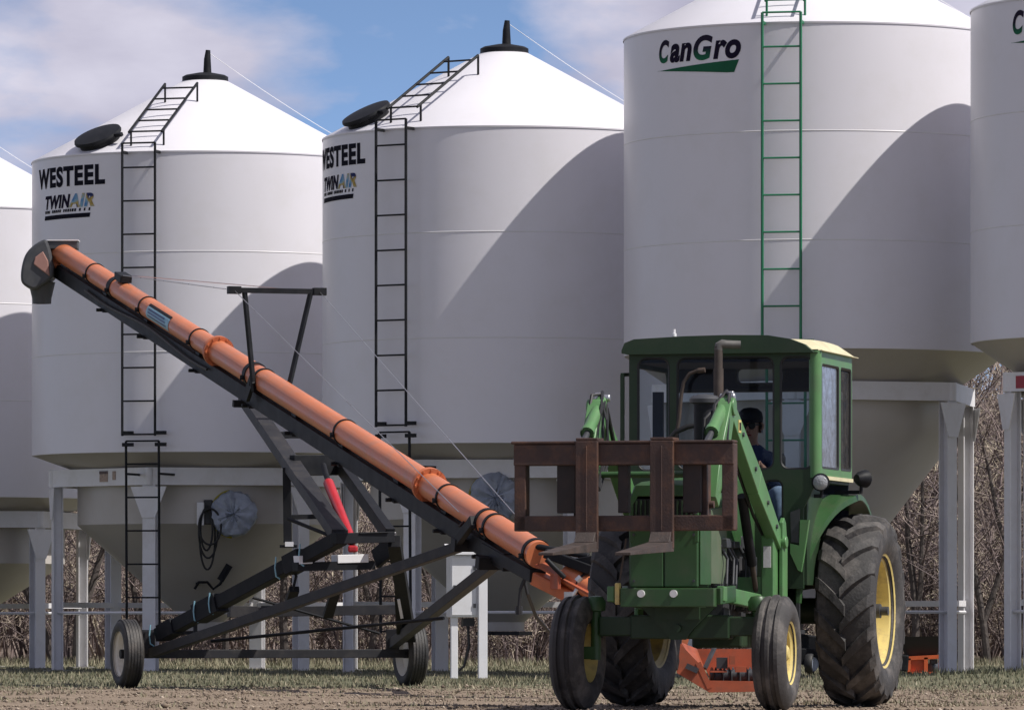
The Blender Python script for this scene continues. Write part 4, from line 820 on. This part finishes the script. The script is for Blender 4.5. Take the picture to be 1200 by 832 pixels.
# rear wall with wide window and slit, liner inside
fr2 = ((UB, 0, 0), (0, 1, 0), (0, 0, 1)); bh = [rrect(VL+.06, 1.92, VR-.06, tz(457, UB), .04), rrect(tl(863, 440, UB).y, tz(451, UB), tl(919, 440, UB).y, tz(430, UB), .055)]
m = MB(); panel(m, [(VL+.03, 1.0), (VR-.03, 1.0), (VR-.03, ZT-.02), (VL+.03, ZT-.02)], bh, .03, fr2); rw = tb(m, 'cab_rear', M['navy'])
for pl in bh: window(rw, pl, fr2, M['glass'])
m = MB(); m.bar((UB+.02, tl(772, 500, UB).y, 1.92), (UB+.02, tl(772, 500, UB).y, ZT-.3), .09, .04, (1, 0, 0)); m.box((.25, 0, ZT-.09), (1.36, 1.5, .05)); m.box((.25, 0, 1.0), (1.3, 1.22, .05)); m.box((.62, -.02, 1.42), (.16, .5, .5)); tb(m, 'cab_liner', M['navy'])
# lower cab skirts
m = MB(); m.prism([(UC-.03, VR-.13, 1.84), (UC-.03, VR-.13, 1.0), (.30, VR-.13, 1.0), (.30, VR-.13, 1.84)], (0, .03, 0)); m.box((.25, .72, 1.85), (1.3, .13, .03)); tb(m, 'cab_skirt', M['shadegreen']); m = MB(); m.box((.25, -.70, 1.85), (1.3, .16, .03)); tb(m, 'cab_skirt', M['shadegreen'])
a, b, c_, d = tl(925, 690, 1.02), tl(946, 690, 1.02), tl(948, 605, 1.02), tl(930, 600, 1.02)
m = MB(); m.prism([tl(926, 637, 1.0), tl(926, 648, 1.0), tl(935, 668, 1.0), tl(939, 670, 1.0), tl(948, 609, 1.0), tl(937.5, 609, 1.0), tl(936.5, 639, 1.0)], (-.05, 0, 0)); tb(m, 'step_panel', M['loader'])
m = MB(); m.prism([tl(926, 600, .99), tl(937, 596, .99), tl(936, 636, .99), tl(927, 635, .99)], (-.03, 0, 0)); tb(m, 'battery_cover', M['darkgrey'])
# roof
m = MB(); rows = []
for u, dz in ((UC+.13, -.05), (UC+.135, -.12), (UC+.10, 0), (.5, .045), (0, .045), (UB-.08, 0), (UB-.12, -.10)):
    rows.append((u, dz))
def roof(m, u0, u1, v0, v1, ztop, zlow, crown=.05):
    us = np.linspace(u0, u1, 9); vs_ = np.linspace(v0, v1, 13); grid = []
    for u in us:
        for v in vs_:
            eu = min(u-u0, u1-u); ev = min(v-v0, v1-v); rr_ = .085
            dz = 0
            for e in (eu, ev):
                if e < rr_: dz -= rr_-math.sqrt(max(0, rr_*rr_-(rr_-e)**2))
            grid.append((u, v, ztop+crown*(1-((u-(u0+u1)/2)/((u1-u0)/2))**2)*(1-((v-(v0+v1)/2)/((v1-v0)/2))**2)-crown+max(dz, -rr_)))
    n = 13; fs = [(i*n+j, i*n+j+1, (i+1)*n+j+1, (i+1)*n+j) for i in range(8) for j in range(n-1)]
    m.add(grid, fs, True)
    ring = [grid[j] for j in range(n)]+[grid[i*n+n-1] for i in range(1, 9)]+[grid[8*n+j] for j in range(n-2, -1, -1)]+[grid[i*n] for i in range(7, 0, -1)]
    k = len(ring); m.add(ring+[(x, y, zlow) for x, y, z in ring], [(i, (i+1)%k, (i+1)%k+k, i+k) for i in range(k)]+[tuple(range(k, 2*k))])
us_ = np.linspace(0, 1, 3)
m = MB(); roof(m, UB-.10, UC+.01, VL-.03, VR+.035, 3.04, ZT-.03); tb(m, 'roof_cap', M['cream'])
m = MB(); pts = []
zr = 3.025
vis = [(VL-.045, ZT-.04), (VL-.045, zr-.11), (VL-.02, zr-.05), (VL+.06, zr-.02), (-.3, zr+.0), (.05, zr+.006), (.40, zr-.0), (VR-.22, zr-.03), (VR-.10, zr-.075), (VR-.02, zr-.14), (VR+.005, ZT-.045), (VR-.03, ZT-.05), (VL+.0, ZT-.05)]
m.prism([(UC+.012, y, z) for y, z in vis], (.085, 0, 0)); vz = tb(m, 'roof_visor', M['shadegreen'], bevel=.02)
m = MB(); p = tl(790, 394, 1.0); m.tube((1.0, p.y, zr-.0), (1.0, p.y, zr+.06), .012, n=8); m.lathe([(.02, 0), (.02, .025), (0, .03)], (1.0, p.y, zr), Z, 12); tb(m, 'roof_light', M['zinc'])
# mirror/door frame at left
m = MB(); a = (VL-.04)
for p, q in (((.55, a, 1.95), (.55, a, 2.74)), ((.55, a, 2.74), (.95, a-.02, 2.72)), ((.95, a-.02, 2.72), (.95, a-.02, 1.95)), ((.55, a, 1.95), (.95, a-.02, 1.95))): m.bar(p, q, .03, .03)
tb(m, 'door_frame', M['shadegreen'])
# lamps
for px, py, u, dirv, lens in ((962, 565, .98, (1, .05, 0), True), (1013, 561, .1, (-.8, .5, 0), False)):
    c = tl(px, py, u); d = Vector(dirv).normalized(); m = MB(); m.lathe([(0, -.10), (.035, -.095), (.062, -.05), (.072, -.005), (.074, .012), (.064, .016)], c, d, 28); m.tube(c-Z*.06-d*.04, c-Z*.12-d*.04, .014, n=8); m.bar(c-Z*.11-d*.05, Vector((c.x-.05, min(VR-.04, c.y), c.z-.11)), .03, .03); lm = tb(m, 'headlight', M['blackpaint'])
    m = MB(); m.lathe([(.064, .010), (.05, .02), (.025, .027), (0, .03)], c, d, 24); tb(m, 'lens', M['lens'], lm)
# fenders
for s in (-1, 1):
    m = MB(); cz = .79; n = 22; vs = []
    for i in range(n+1):
        th = R_(4+121*i/n); R = .90+.05*math.sin(th); w = .635+.43*min(1, max(0, (i/n)/.62))**1.5*.74
        for rr_, v in ((R, .60), (R+.012, .61), (R+.012, w), (R-.035, w+.008), (R-.04, w), (R, w-.012)): vs.append((math.cos(th)*rr_, s*v, cz+math.sin(th)*rr_))
    k = 6; m.add(vs, [(i*k+j, i*k+(j+1)%k, (i+1)*k+(j+1)%k, (i+1)*k+j) for i in range(n) for j in range(k)], True)
    tb(m, 'fender', M['green'])
m = MB(); m.prism([(.86, .60, .95), (.86, .60, 1.2), (.5, .60, 1.65), (-.4, .60, 1.72), (-.45, .60, 1.0)], (0, .012, 0)); tb(m, 'fender_wall', M['shadegreen'])
m = MB(); m.box((.8, .52, .62), (.30, .26, .03)); m.bar((.8, .45, .62), (.8, .45, 1.0), .03, .03); m.bar((.8, .60, .62), (.8, .60, 1.0), .03, .03); tb(m, 'step', M['darkgrey'])
# seat, steering wheel
m = MB(); m.box((-.02, .03, 1.44), (.48, .50, .12)); m.box((-.27, .03, 1.80), (.10, .48, .62)); m.box((-.02, .03, 1.20), (.3, .3, .36)); tb(m, 'driver_seat', M['seatvinyl'], bevel=.04)
sc_ = Vector((.56, .02, 1.96)); sn = Vector((-.5, 0, .86)).normalized()
m = MB(); a_ = Vector((0, 1, 0)); b_ = sn.cross(a_); m.path([sc_+a_*.20*math.cos(t_)+b_*.20*math.sin(t_) for t_ in np.linspace(0, 2*PI, 33)[:-1]], .016, 8, closed=True)
for t_ in (0.5, 2.6, 4.7): m.tube(sc_, sc_+a_*.19*math.cos(t_)+b_*.19*math.sin(t_), .012, n=6)
m.tube(sc_, sc_-sn*.45, .03, n=10); tb(m, 'steering_wheel', M['gasket'])
# ---- loader
lo = {}
for s in (-1, 1):
    v = .52*s
    m = MB()                                            # mast: plate + bright outer post
    m.prism([(1.30, v-.05*s, .80), (1.62, v-.05*s, .80), (1.62, v-.05*s, 1.42), (1.56, v-.05*s, 1.48), (1.36, v-.05*s, 1.48), (1.30, v-.05*s, 1.42)], (0, .10*s, 0)); m.prism([(1.28, v+.06*s, .58), (1.46, v+.06*s, .58), (1.46, v+.06*s, 1.50), (1.40, v+.06*s, 1.54), (1.34, v+.06*s, 1.50), (1.28, v+.06*s, 1.30)], (0, .035*s, 0))
    m.bar((1.45, v*.5, .95), (1.45, v, .95), .30, .22); m.bar((1.7, v-.06*s, .86), (UH-.05, .44*s, .92), .06, .12); ma = tb(m, 'loader_mast', M['loader'], bevel=.008)
    m = MB(); m.box((1.63, v+.0*s, 1.22), (.008, .06, .17)); tb(m, 'mast_sticker', M['stickwhite'], ma)
    p0, p1 = Vector((1.42, v+.03*s, 1.34)), Vector((3.14, v, 2.37))
    m = MB(); m.bar(p0, p0.lerp(p1, .45), .095, .14, w2=.095, h2=.215); m.bar(p0.lerp(p1, .45), p1, .0951, .215, w2=.095, h2=.14)
    m.tube(p0-Vector((0, .09, 0)), p0+Vector((0, .09, 0)), .05, n=14)
    p2 = Vector((3.62, v-.02*s, 1.62)); m.bar(p1, p1.lerp(p2, .55), .11, .16, (1, 0, 0), w2=.11, h2=.26); m.bar(p1.lerp(p2, .55), p2, .1101, .26, (1, 0, 0), w2=.11, h2=.14); m.tube(p1-Vector((0, .07, 0)), p1+Vector((0, .07, 0)), .07, n=14)
    bo = tb(m, 'loader_boom', M['loader'], bevel=.008)
    m = MB(); m.tube((1.52, v-.10*s, .86), (1.78, v-.10*s, 1.22), .022, n=10); tb(m, 'cylinder_rod', M['exhaust'], bo)
    m = MB(); m.tube((1.74, v-.10*s, 1.16), (2.12, v-.10*s, 1.70), .040, n=14); tb(m, 'lift_cylinder', M['blackpaint'], bo)
    q0 = Vector((3.05, v-.02*s, 2.43)); q1 = Vector((3.74, v-.03*s, 2.06))
    m = MB(); m.tube(q0, q0.lerp(q1, .72), .048, n=16); m.lathe([(.056, -.03), (.056, .03)], q0.lerp(q1, .70), q1-q0, 16); tc_ = tb(m, 'tilt_cylinder', M['loader'], bo)
    m = MB(); m.tube(q0.lerp(q1, .7), q1, .025, n=10); m.tube(q1-Vector((0, .06, 0)), q1+Vector((0, .06, 0)), .035, n=10); tb(m, 'tilt_rod', M['darkgrey'], bo)
    m = MB(); m.path([q0+Vector((0, 0, .05)), q0+Vector((.12, .05*s, .04)), Vector((3.35, v+.05*s, 2.12)), Vector((3.30, v+.07*s, 1.9)), Vector((3.5, v+.05*s, 1.7))], .014, 6); m.path([q0+Vector((-.02, 0, .07)), q0+Vector((.2, -.05*s, -.05)), Vector((3.42, v-.05*s, 2.08)), Vector((3.6, v-.06*s, 2.02))], .014, 6)
    m.path([p0+Vector((.1, -.07*s, .02)), p0.lerp(p1, .3)-Vector((0, .07*s, .1)), p0.lerp(p1, .7)-Vector((0, .06*s, .1)), p1-Vector((.1, .06*s, 0))], .014, 6); tb(m, 'hydraulic_hose', M['cordblack'], bo)
    for w_, (dx, dz) in enumerate(((.02, .05), (-.05, .03), (.06, .0))):
        m = MB(); m.path([p1+Vector((dx, -.07*s, dz)), p1+Vector((.14+dx, (-.09-.02*w_)*s, -.10)), p1.lerp(p2, .5)+Vector((-.02*w_, (-.10-.02*w_)*s, -.03)), p2+Vector((-.06-.03*w_, -.09*s, .10)), p2+Vector((.10, (-.05-.03*w_)*s, .18))], .011, 6); tb(m, 'hydraulic_hose', M['cordblack'], bo)
    for f in (.12, .3, .55, .8):
        c_ = p0.lerp(p1, f); m = MB(); m.tube(c_-Vector((0, .062, 0)), c_+Vector((0, .062, 0)), .018, n=8); tb(m, 'boom_bolt', M['darkgrey'], bo)
    m = MB(); m.tube(q0-Vector((0, .05, -.02)), q0+Vector((0, .07, .02)), .03, n=10); m.box(q0+Vector((-.02, .03*s, .04)), (.05, .05, .05)); tb(m, 'pivot_pin', M['steel'], bo, bevel=.008)
    m = MB(); pc = p0.lerp(p1, .86)
    m.box(pc+Vector((0, .048*s, 0)), (.09, .006, .10)); dc = tb(m, 'boom_decal', M['yellow'], bo); m = MB(); m.box(pc+Vector((.0, .052*s, .0)), (.05, .004, .06)); tb(m, 'decal_mark', M['ink'], dc)
m = MB(); m.tube((3.45, -.5, 1.84), (3.45, .5, 1.84), .026, n=14); tb(m, 'boom_cross_tube', M['green'])
m = MB(); m.bar((1.45, -.5, .88), (1.45, .5, .88), .16, .12); tb(m, 'mast_cross_beam', M['loader'])
# fork carriage
UK = 3.92
def kv(px): return tl(px, 570, UK).y
def kz(py): return tz(py, UK)
vl, vr = kv(604.5), kv(862)
zT, zT2, zB2, zB = kz(520), kz(545), kz(604), kz(622)
m = MB(); m.box((UK, (vl+vr)/2, (zT+zT2)/2), (.15, vr-vl, zT-zT2)); m.box((UK+.005, (kv(602)+vr)/2, zT+.012), (.17, vr-kv(602), .022))
m.box((UK, (vl+vr)/2, (zB2+zB)/2), (.13, vr-vl-.004, zB2-zB))
for a, b, du in ((605, 618.5, .0), (848, 862.3, .0)): m.box((UK+du, (kv(a)+kv(b))/2, (zT+zB)/2), (.13 if du == 0 else .10, kv(b)-kv(a), zT-zB-.006 if du == 0 else zT2-zB2+.004))
ca = tb(m, 'fork_carriage', M['rust'], bevel=.008)
for a, b in ((653.5, 675), (801, 821.5), (725, 737)):
    m = MB(); m.box((UK-.02, (kv(a)+kv(b))/2, (zT+zB)/2), (.09, kv(b)-kv(a), zT2-zB2+.004)); tb(m, 'mount_plate', M['rustdark'], ca, bevel=.005)
for s in (-1, 1):
    m = MB(); yv = .50*s; m.box((UK-.13, yv, 1.78), (.14, .05, .56)); m.box((UK-.13, yv-.10*s, 1.78), (.14, .03, .50)); m.tube((UK-.16, yv-.12*s, 1.60), (UK-.16, yv+.06*s, 1.60), .03, n=10); m.tube((UK-.16, yv-.12*s, 2.02), (UK-.16, yv+.06*s, 2.02), .03, n=10); tb(m, 'mount_bracket', M['rust'], ca)
for a, b in ((679, 704.5), (766, 793)):
    y0, y1 = kv(a), kv(b); yc = (y0+y1)/2; w = y1-y0; zh = kz(643)
    m = MB(); m.box((UK+.105, yc, (zT+.02+zh)/2), (.05, w, zT+.02-zh)); m.box((UK+.02, yc, zT+.034), (.20, w, .022)); m.bar((UK+.131, yc, zT-.02), (UK+.131, yc, zB), .012, .01, (1, 0, 0)); tm = tb(m, 'fork_shank', M['rust'], ca, bevel=.006)
    zc = zh+.052; tip = UK+.12+1.28
    m = MB(); m.hexa([(UK+.082, y0+.002, zh-.022), (UK+.082, y1-.002, zh-.022), (tip, y1-.03, zc-.115), (tip, y0+.03, zc-.115), (UK+.082, y0+.002, zh+.058), (UK+.082, y1-.002, zh+.058), (tip, y1-.03, zc-.095), (tip, y0+.03, zc-.095)]); m.hexa([(UK+.134, y0+.01, zh+.05), (UK+.134, y1-.01, zh+.05), (UK+.22, y1-.01, zh+.05), (UK+.22, y0+.01, zh+.05), (UK+.1345, y0+.01, zB-.01), (UK+.1345, y1-.01, zB-.01), (UK+.14, y1-.01, zB-.01), (UK+.14, y0+.01, zB-.01)]); tb(m, 'fork_tine', M['rustworn'], tm, bevel=.005)

# ------------------------------------------------------------------ driver
def skin_body(name, joints, edges, root, sub=2):
    me = bpy.data.meshes.new(name); bm = bmesh.new(); lay = bm.verts.layers.skin.verify(); vm = {}
    for k, (p, r_) in joints.items():
        v = bm.verts.new(p); rx = r_ if isinstance(r_, tuple) else (r_, r_); v[lay].radius = rx; v[lay].use_root = (k == root); vm[k] = v
    for a, b in edges: bm.edges.new((vm[a], vm[b]))
    bm.to_mesh(me); bm.free(); o = bpy.data.objects.new(name, me); C.objects.link(o)
    md = o.modifiers.new('skin', 'SKIN'); md.use_smooth_shade = True; sb = o.modifiers.new('sub', 'SUBSURF'); sb.levels = sub; sb.render_levels = sub
    me2 = eval_mesh(o); bpy.data.objects.remove(o); return me2
MT = WORLD[trac.name]
J = {}; E = []
def j(k, p, r_, par=None):
    J[k] = (Vector(p), r_)
    if par: E.append((par, k))
y0 = .03
j('pelvis', (.0, y0, 1.56), (.17, .13)); j('waist', (-.05, y0, 1.72), (.15, .12), 'pelvis'); j('chest', (-.06, y0, 1.93), (.18, .13), 'waist'); j('collar', (-.05, y0, 2.08), (.13, .09), 'chest'); j('neck', (-.02, y0, 2.17), .058, 'collar')
j('jaw', (.015, y0, 2.245), (.072, .078), 'neck'); j('skull', (.01, y0, 2.335), (.085, .10), 'jaw'); j('crown', (.0, y0, 2.40), (.066, .078), 'skull')
for s, n_ in ((1, 'L'), (-1, 'R')):
    j('sh'+n_, (-.04, y0+.19*s, 2.04), .072, 'collar'); j('el'+n_, (.14, y0+.27*s, 1.80), .052, 'sh'+n_); j('wr'+n_, (.36, y0+.175*s, 1.965), .036, 'el'+n_); j('pm'+n_, (.43, y0+.15*s, 2.005), (.036, .022), 'wr'+n_)
    for q, (dy, L) in enumerate(((-.030, .070), (-.010, .080), (.010, .075), (.030, .060))):
        kb = 'f%d%s' % (q, n_); j(kb+'a', (.462, y0+.15*s+dy, 2.016), .0105, 'pm'+n_); j(kb+'b', (.462+L*.5, y0+.15*s+dy, 2.01), .0095, kb+'a'); j(kb+'c', (.462+L*.62, y0+.15*s+dy, 1.975), .0085, kb+'b')
    j('t1'+n_, (.44, y0+(.15-.045)*s, 1.985), .0115, 'pm'+n_); j('t2'+n_, (.475, y0+(.15-.062)*s, 1.975), .0095, 't1'+n_)
    hy = .14 if s < 0 else .17; ky = .22 if s < 0 else .385
    j('hp'+n_, (.06, y0+.10*s, 1.54), .105, 'pelvis'); j('kn'+n_, (.50 if s < 0 else .60, y0+(ky+.0)*s, 1.66 if s < 0 else 1.78), .078, 'hp'+n_); j('ank'+n_, (.58 if s < 0 else .64, y0+(ky+.0)*s, 1.22 if s < 0 else 1.30), .052, 'kn'+n_); j('to'+n_, (.72 if s < 0 else .78, y0+(ky+.0)*s, 1.15 if s < 0 else 1.22), .040, 'ank'+n_)
me = skin_body('person', J, E, 'pelvis')
for v in me.vertices: v.co = MT @ v.co
MTi = MT.inverted()
me.materials.clear()
for k in ('skin', 'jacket', 'jeans', 'shoe'): me.materials.append(M[k])
for p in me.polygons:
    c = MTi @ p.center; p.use_smooth = True
    p.material_index = 0 if (c.z > 2.165 or (c.x > .35 and c.z > 1.9)) else (1 if (c.z > 1.66 and c.x < .38 and not (c.x > .28 and c.z < 1.78)) else 2)
    if c.z < 1.28 and c.x > .5 and c.y < 0 or (c.z < 1.33 and c.x > .69): p.material_index = 3
    if p.material_index == 2 and c.x < .2 and c.z > 1.64: p.material_index = 1
org = MT @ Vector((0, y0, 1.5))
for v in me.vertices: v.co -= org
per = bpy.data.objects.new('person', me); C.objects.link(per); per.location = org; WORLD[per.name] = Matrix.Translation(org)
tag(per, 'tractor driver in dark cap, sunglasses, navy jacket and blue jeans, hands on the steering wheel', 'person')
def pb(m, name, mat): 
    m.v = [MT @ v for v in m.v]; return m.build(name, mat, per, world=True)
m = MB(); c = Vector((.0, y0, 2.375)); m.lathe([(.103, -.02), (.106, .02), (.095, .065), (.06, .095), (0, .105)], c, Z, 24); vs = []
for i in range(9):
    a = R_(-70+140*i/8); vs += [(c.x+.095*math.cos(a), c.y+.098*math.sin(a), c.z-.005), (c.x+.095*math.cos(a)+.085*math.cos(a)**.5 if math.cos(a) > 0 else 0, c.y+.088*math.sin(a), c.z-.03)]
m.add(vs+[(x, y, z+.006) for x, y, z in vs], [(2*i, 2*i+1, 2*i+3, 2*i+2) for i in range(8)]+[(18+2*i, 18+2*i+2, 18+2*i+3, 18+2*i+1) for i in range(8)]+[(2*i+1, 2*i+3, 18+2*i+3, 18+2*i+1) for i in range(8)]); pb(m, 'cap', M['cap'])
m = MB()
for s in (-1, 1): m.lathe([(0, .014), (.026, .010), (.031, 0), (.026, -.004)], Vector((.098, y0+.034*s, 2.325)), (1, .25*s, 0), 16); m.bar((.09, y0+.06*s, 2.332), (0, y0+.088*s, 2.335), .006, .012)
m.bar((.105, y0-.01, 2.332), (.105, y0+.01, 2.332), .006, .008); pb(m, 'sunglasses', M['gasket'])
m = MB(); m.path([(.092, y0, 2.325), (.108, y0, 2.30), (.118, y0, 2.283), (.10, y0, 2.272)], [.010, .013, .017, .010], 8); pb(m, 'nose', M['skin'])
m = MB(); m.path([(.088, y0-.028, 2.245), (.097, y0-.012, 2.247), (.099, y0, 2.246), (.097, y0+.012, 2.247), (.088, y0+.028, 2.245)], [.004, .007, .007, .007, .004], 6); pb(m, 'mouth', M['stickred'])
m = MB()
for s in (-1, 1): m.path([(.0, y0+.09*s, 2.35), (-.015, y0+.102*s, 2.335), (-.012, y0+.10*s, 2.305), (.0, y0+.088*s, 2.29)], [.010, .013, .012, .008], 8)
pb(m, 'ear', M['skin'])
m = MB(); m.lathe([(.095, -.09), (.106, -.05), (.105, 0)], Vector((-.012, y0, 2.37)), Z, 20); m.v = [v for v in m.v]; 
pb(MB().add([(-.012+.104*math.cos(a), y0+.100*math.sin(a), z) for z in (2.27, 2.37) for a in np.linspace(R_(75), R_(285), 15)], [(i, i+1, 16+i, 15+i) for i in range(14)], True), 'hair', M['stickbrown'])

# ------------------------------------------------------------------ ground cover
def blades(n, xr, yr, h0, h1, tone0, tone1, dens=None):
    x = rng.uniform(*xr, n); y = rng.uniform(*yr, n)
    if dens is not None: keep = rng.uniform(0, 1, n) < dens(x, y); x, y = x[keep], y[keep]
    n = len(x); z = np.array([gz(a, b) for a, b in zip(x, y)]); h = rng.uniform(h0, h1, n); a = rng.uniform(0, PI, n); w = rng.uniform(.006, .014, n)
    lx, ly = rng.normal(0, .35, n)*h, rng.normal(0, .35, n)*h
    V = np.stack([np.stack([x-np.cos(a)*w, y-np.sin(a)*w, z-.01], 1), np.stack([x+np.cos(a)*w, y+np.sin(a)*w, z-.01], 1), np.stack([x+lx, y+ly, z+h], 1)], 1).reshape(-1, 3)
    return V, np.arange(3*n).reshape(-1, 3), np.repeat(rng.uniform(tone0, tone1, n), 3)
def lump(x, y): return .5+.5*np.sin(x*1.3+np.sin(y*.9)*2)*np.sin(y*.7+np.cos(x*.6)*2)
parts = [blades(70000, (-8.5, 8.5), (61.5, 92), .02, .055, .1, .95, lambda x, y: np.clip(.35+.8*lump(x, y), 0, 1)*np.clip((y-61.5-1.5*np.sin(x*1.1))/3, 0, 1)),
         blades(26000, (-6, 7.5), (49, 63), .015, .045, .45, 1, lambda x, y: np.clip(lump(x*1.4, y*1.2)-.35+.35*(x > 1.5), 0, 1)),
         blades(14000, (4.5, 10), (66, 77), .03, .10, 0, .6, lambda x, y: np.exp(-((x-7.2)/2.0)**2-((y-71.5)/3)**2)),
         blades(14000, (-12, 14), (93, 99.5), .04, .16, .35, 1, None)]
V = []; Qq = []; T = []; o_ = 0
for a, b, c in parts: V.append(a); Qq.append(b+o_); T.append(c); o_ += len(a)
tag(np_mesh('grass', np.concatenate(V), np.concatenate(Qq), np.concatenate(T), M['grass']), 'short patchy green and straw coloured grass in front of the bins', 'grass', kind='stuff')
n = 20000; x = rng.uniform(-5.5, 6, n); y = 46.5+(64-46.5)*rng.uniform(0, 1, n)**1.1; s = rng.exponential(.004, n)+.004; s = np.minimum(s, .019); z = np.array([gz(a, b) for a, b in zip(x, y)])
big = rng.uniform(0, 1, n) < .008; s[big] *= 1.9
oct_ = np.array([[1, 0, 0], [-1, 0, 0], [0, 1, 0], [0, -1, 0], [0, 0, 1], [0, 0, -1]], float); of = np.array([[0, 2, 4], [2, 1, 4], [1, 3, 4], [3, 0, 4], [2, 0, 5], [1, 2, 5], [3, 1, 5], [0, 3, 5]])
jit = 1+rng.uniform(-.35, .35, (n, 6, 3)); V = oct_[None]*jit*s[:, None, None]*np.array([1.2, 1.2, .75]); th = rng.uniform(0, 6.28, n); cs_, sn_ = np.cos(th)[:, None], np.sin(th)[:, None]
V = np.stack([V[:, :, 0]*cs_-V[:, :, 1]*sn_+x[:, None], V[:, :, 0]*sn_+V[:, :, 1]*cs_+y[:, None], V[:, :, 2]+z[:, None]+s[:, None]*.3], 2).reshape(-1, 3)
tag(np_mesh('gravel', V, (np.arange(n)[:, None, None]*6+of[None]).reshape(-1, 3), np.repeat(np.clip(rng.normal(.5, .25, n), 0, 1), 6), M['stone']), 'loose brown gravel and clods across the yard foreground', 'gravel', kind='stuff')

# ------------------------------------------------------------------ sky, sun, camera
SUN_AZ, SUN_EL = R_(68), R_(52.5)                       # azimuth from the view's near side (-Y) towards +X
sv = Vector((math.cos(SUN_EL)*math.sin(SUN_AZ), -math.cos(SUN_EL)*math.cos(SUN_AZ), math.sin(SUN_EL)))
sun = bpy.data.lights.new('sun', 'SUN'); sun.energy = 5.0; sun.angle = R_(.5); sun.color = (1, .955, .89)
so = bpy.data.objects.new('sun', sun); C.objects.link(so); so.rotation_euler = sv.to_track_quat('Z', 'Y').to_euler(); so.location = (30, 0, 40)
w = bpy.data.worlds.new('World'); bpy.context.scene.world = w; w.use_nodes = True; n = w.node_tree.nodes; l = w.node_tree.links; bg = n['Background']
sky = n.new('ShaderNodeTexSky'); sky.sky_type = 'NISHITA'; sky.sun_disc = False; sky.sun_elevation = SUN_EL; sky.sun_rotation = math.atan2(sv.x, sv.y)
sky.altitude = 400; sky.air_density = 1.0; sky.dust_density = .6; sky.ozone_density = 2.0
tc = n.new('ShaderNodeTexCoord'); mp = n.new('ShaderNodeMapping'); mp.inputs['Scale'].default_value = (1, 1, 4.0); mp.inputs['Location'].default_value = (0, 0, .08); l.new(tc.outputs['Generated'], mp.inputs['Vector'])
nm = n.new('ShaderNodeVectorMath'); nm.operation = 'NORMALIZE'; l.new(mp.outputs['Vector'], nm.inputs[0]); l.new(nm.outputs['Vector'], sky.inputs['Vector'])
mc_ = n.new('ShaderNodeMapping'); mc_.inputs['Scale'].default_value = (11, 11, 26); mc_.inputs['Location'].default_value = (12.9, 0, 1.24); l.new(tc.outputs['Generated'], mc_.inputs['Vector'])
c1 = n.new('ShaderNodeTexNoise'); c1.inputs['Scale'].default_value = 1.0; c1.inputs['Detail'].default_value = 9; c1.inputs['Roughness'].default_value = .52; c1.inputs['Distortion'].default_value = .25; l.new(mc_.outputs['Vector'], c1.inputs['Vector'])
cr = n.new('ShaderNodeValToRGB'); cr.color_ramp.elements[0].position = .45; cr.color_ramp.elements[0].color = (0, 0, 0, 1); cr.color_ramp.elements[1].position = .565; cr.color_ramp.elements[1].color = (.95, .95, .95, 1); l.new(c1.outputs['Fac'], cr.inputs['Fac'])
c2 = n.new('ShaderNodeTexNoise'); c2.inputs['Scale'].default_value = 2.3; c2.inputs['Detail'].default_value = 6; l.new(mc_.outputs['Vector'], c2.inputs['Vector'])
cc = n.new('ShaderNodeValToRGB'); cc.color_ramp.elements[0].position = .35; cc.color_ramp.elements[0].color = (7.4, 7.1, 9.0, 1); cc.color_ramp.elements[1].position = .68; cc.color_ramp.elements[1].color = (11.4, 11.0, 12.8, 1); l.new(c2.outputs['Fac'], cc.inputs['Fac'])
mx = n.new('ShaderNodeMix'); mx.data_type = 'RGBA'; l.new(cr.outputs['Color'], mx.inputs[0]); sz = n.new('ShaderNodeSeparateXYZ'); l.new(tc.outputs['Generated'], sz.inputs[0]); gr_ = n.new('ShaderNodeMapRange'); gr_.inputs[1].default_value = .0; gr_.inputs[2].default_value = .35; gr_.inputs[3].default_value = 3.7; gr_.inputs[4].default_value = .8; l.new(sz.outputs['Z'], gr_.inputs[0])
gv = n.new('ShaderNodeVectorMath'); gv.operation = 'SCALE'; l.new(sky.outputs['Color'], gv.inputs[0]); l.new(gr_.outputs[0], gv.inputs['Scale']); l.new(gv.outputs[0], mx.inputs[6]); l.new(cc.outputs['Color'], mx.inputs[7]); l.new(mx.outputs[2], bg.inputs['Color'])
bg.inputs['Strength'].default_value = .059
cam = bpy.data.cameras.new('camera'); co = bpy.data.objects.new('camera', cam); C.objects.link(co); co.location = (0, 0, HC); co.rotation_euler = (PI/2, 0, 0)
cam.sensor_width = 36; cam.lens = 36*F/1200; cam.shift_y = (YH-416)/1200; cam.clip_start = .5; cam.clip_end = 6000
sc = bpy.context.scene; sc.camera = co
sc.view_settings.view_transform = 'Standard'; sc.view_settings.look = 'None'; sc.view_settings.exposure = .11; sc.view_settings.gamma = 1
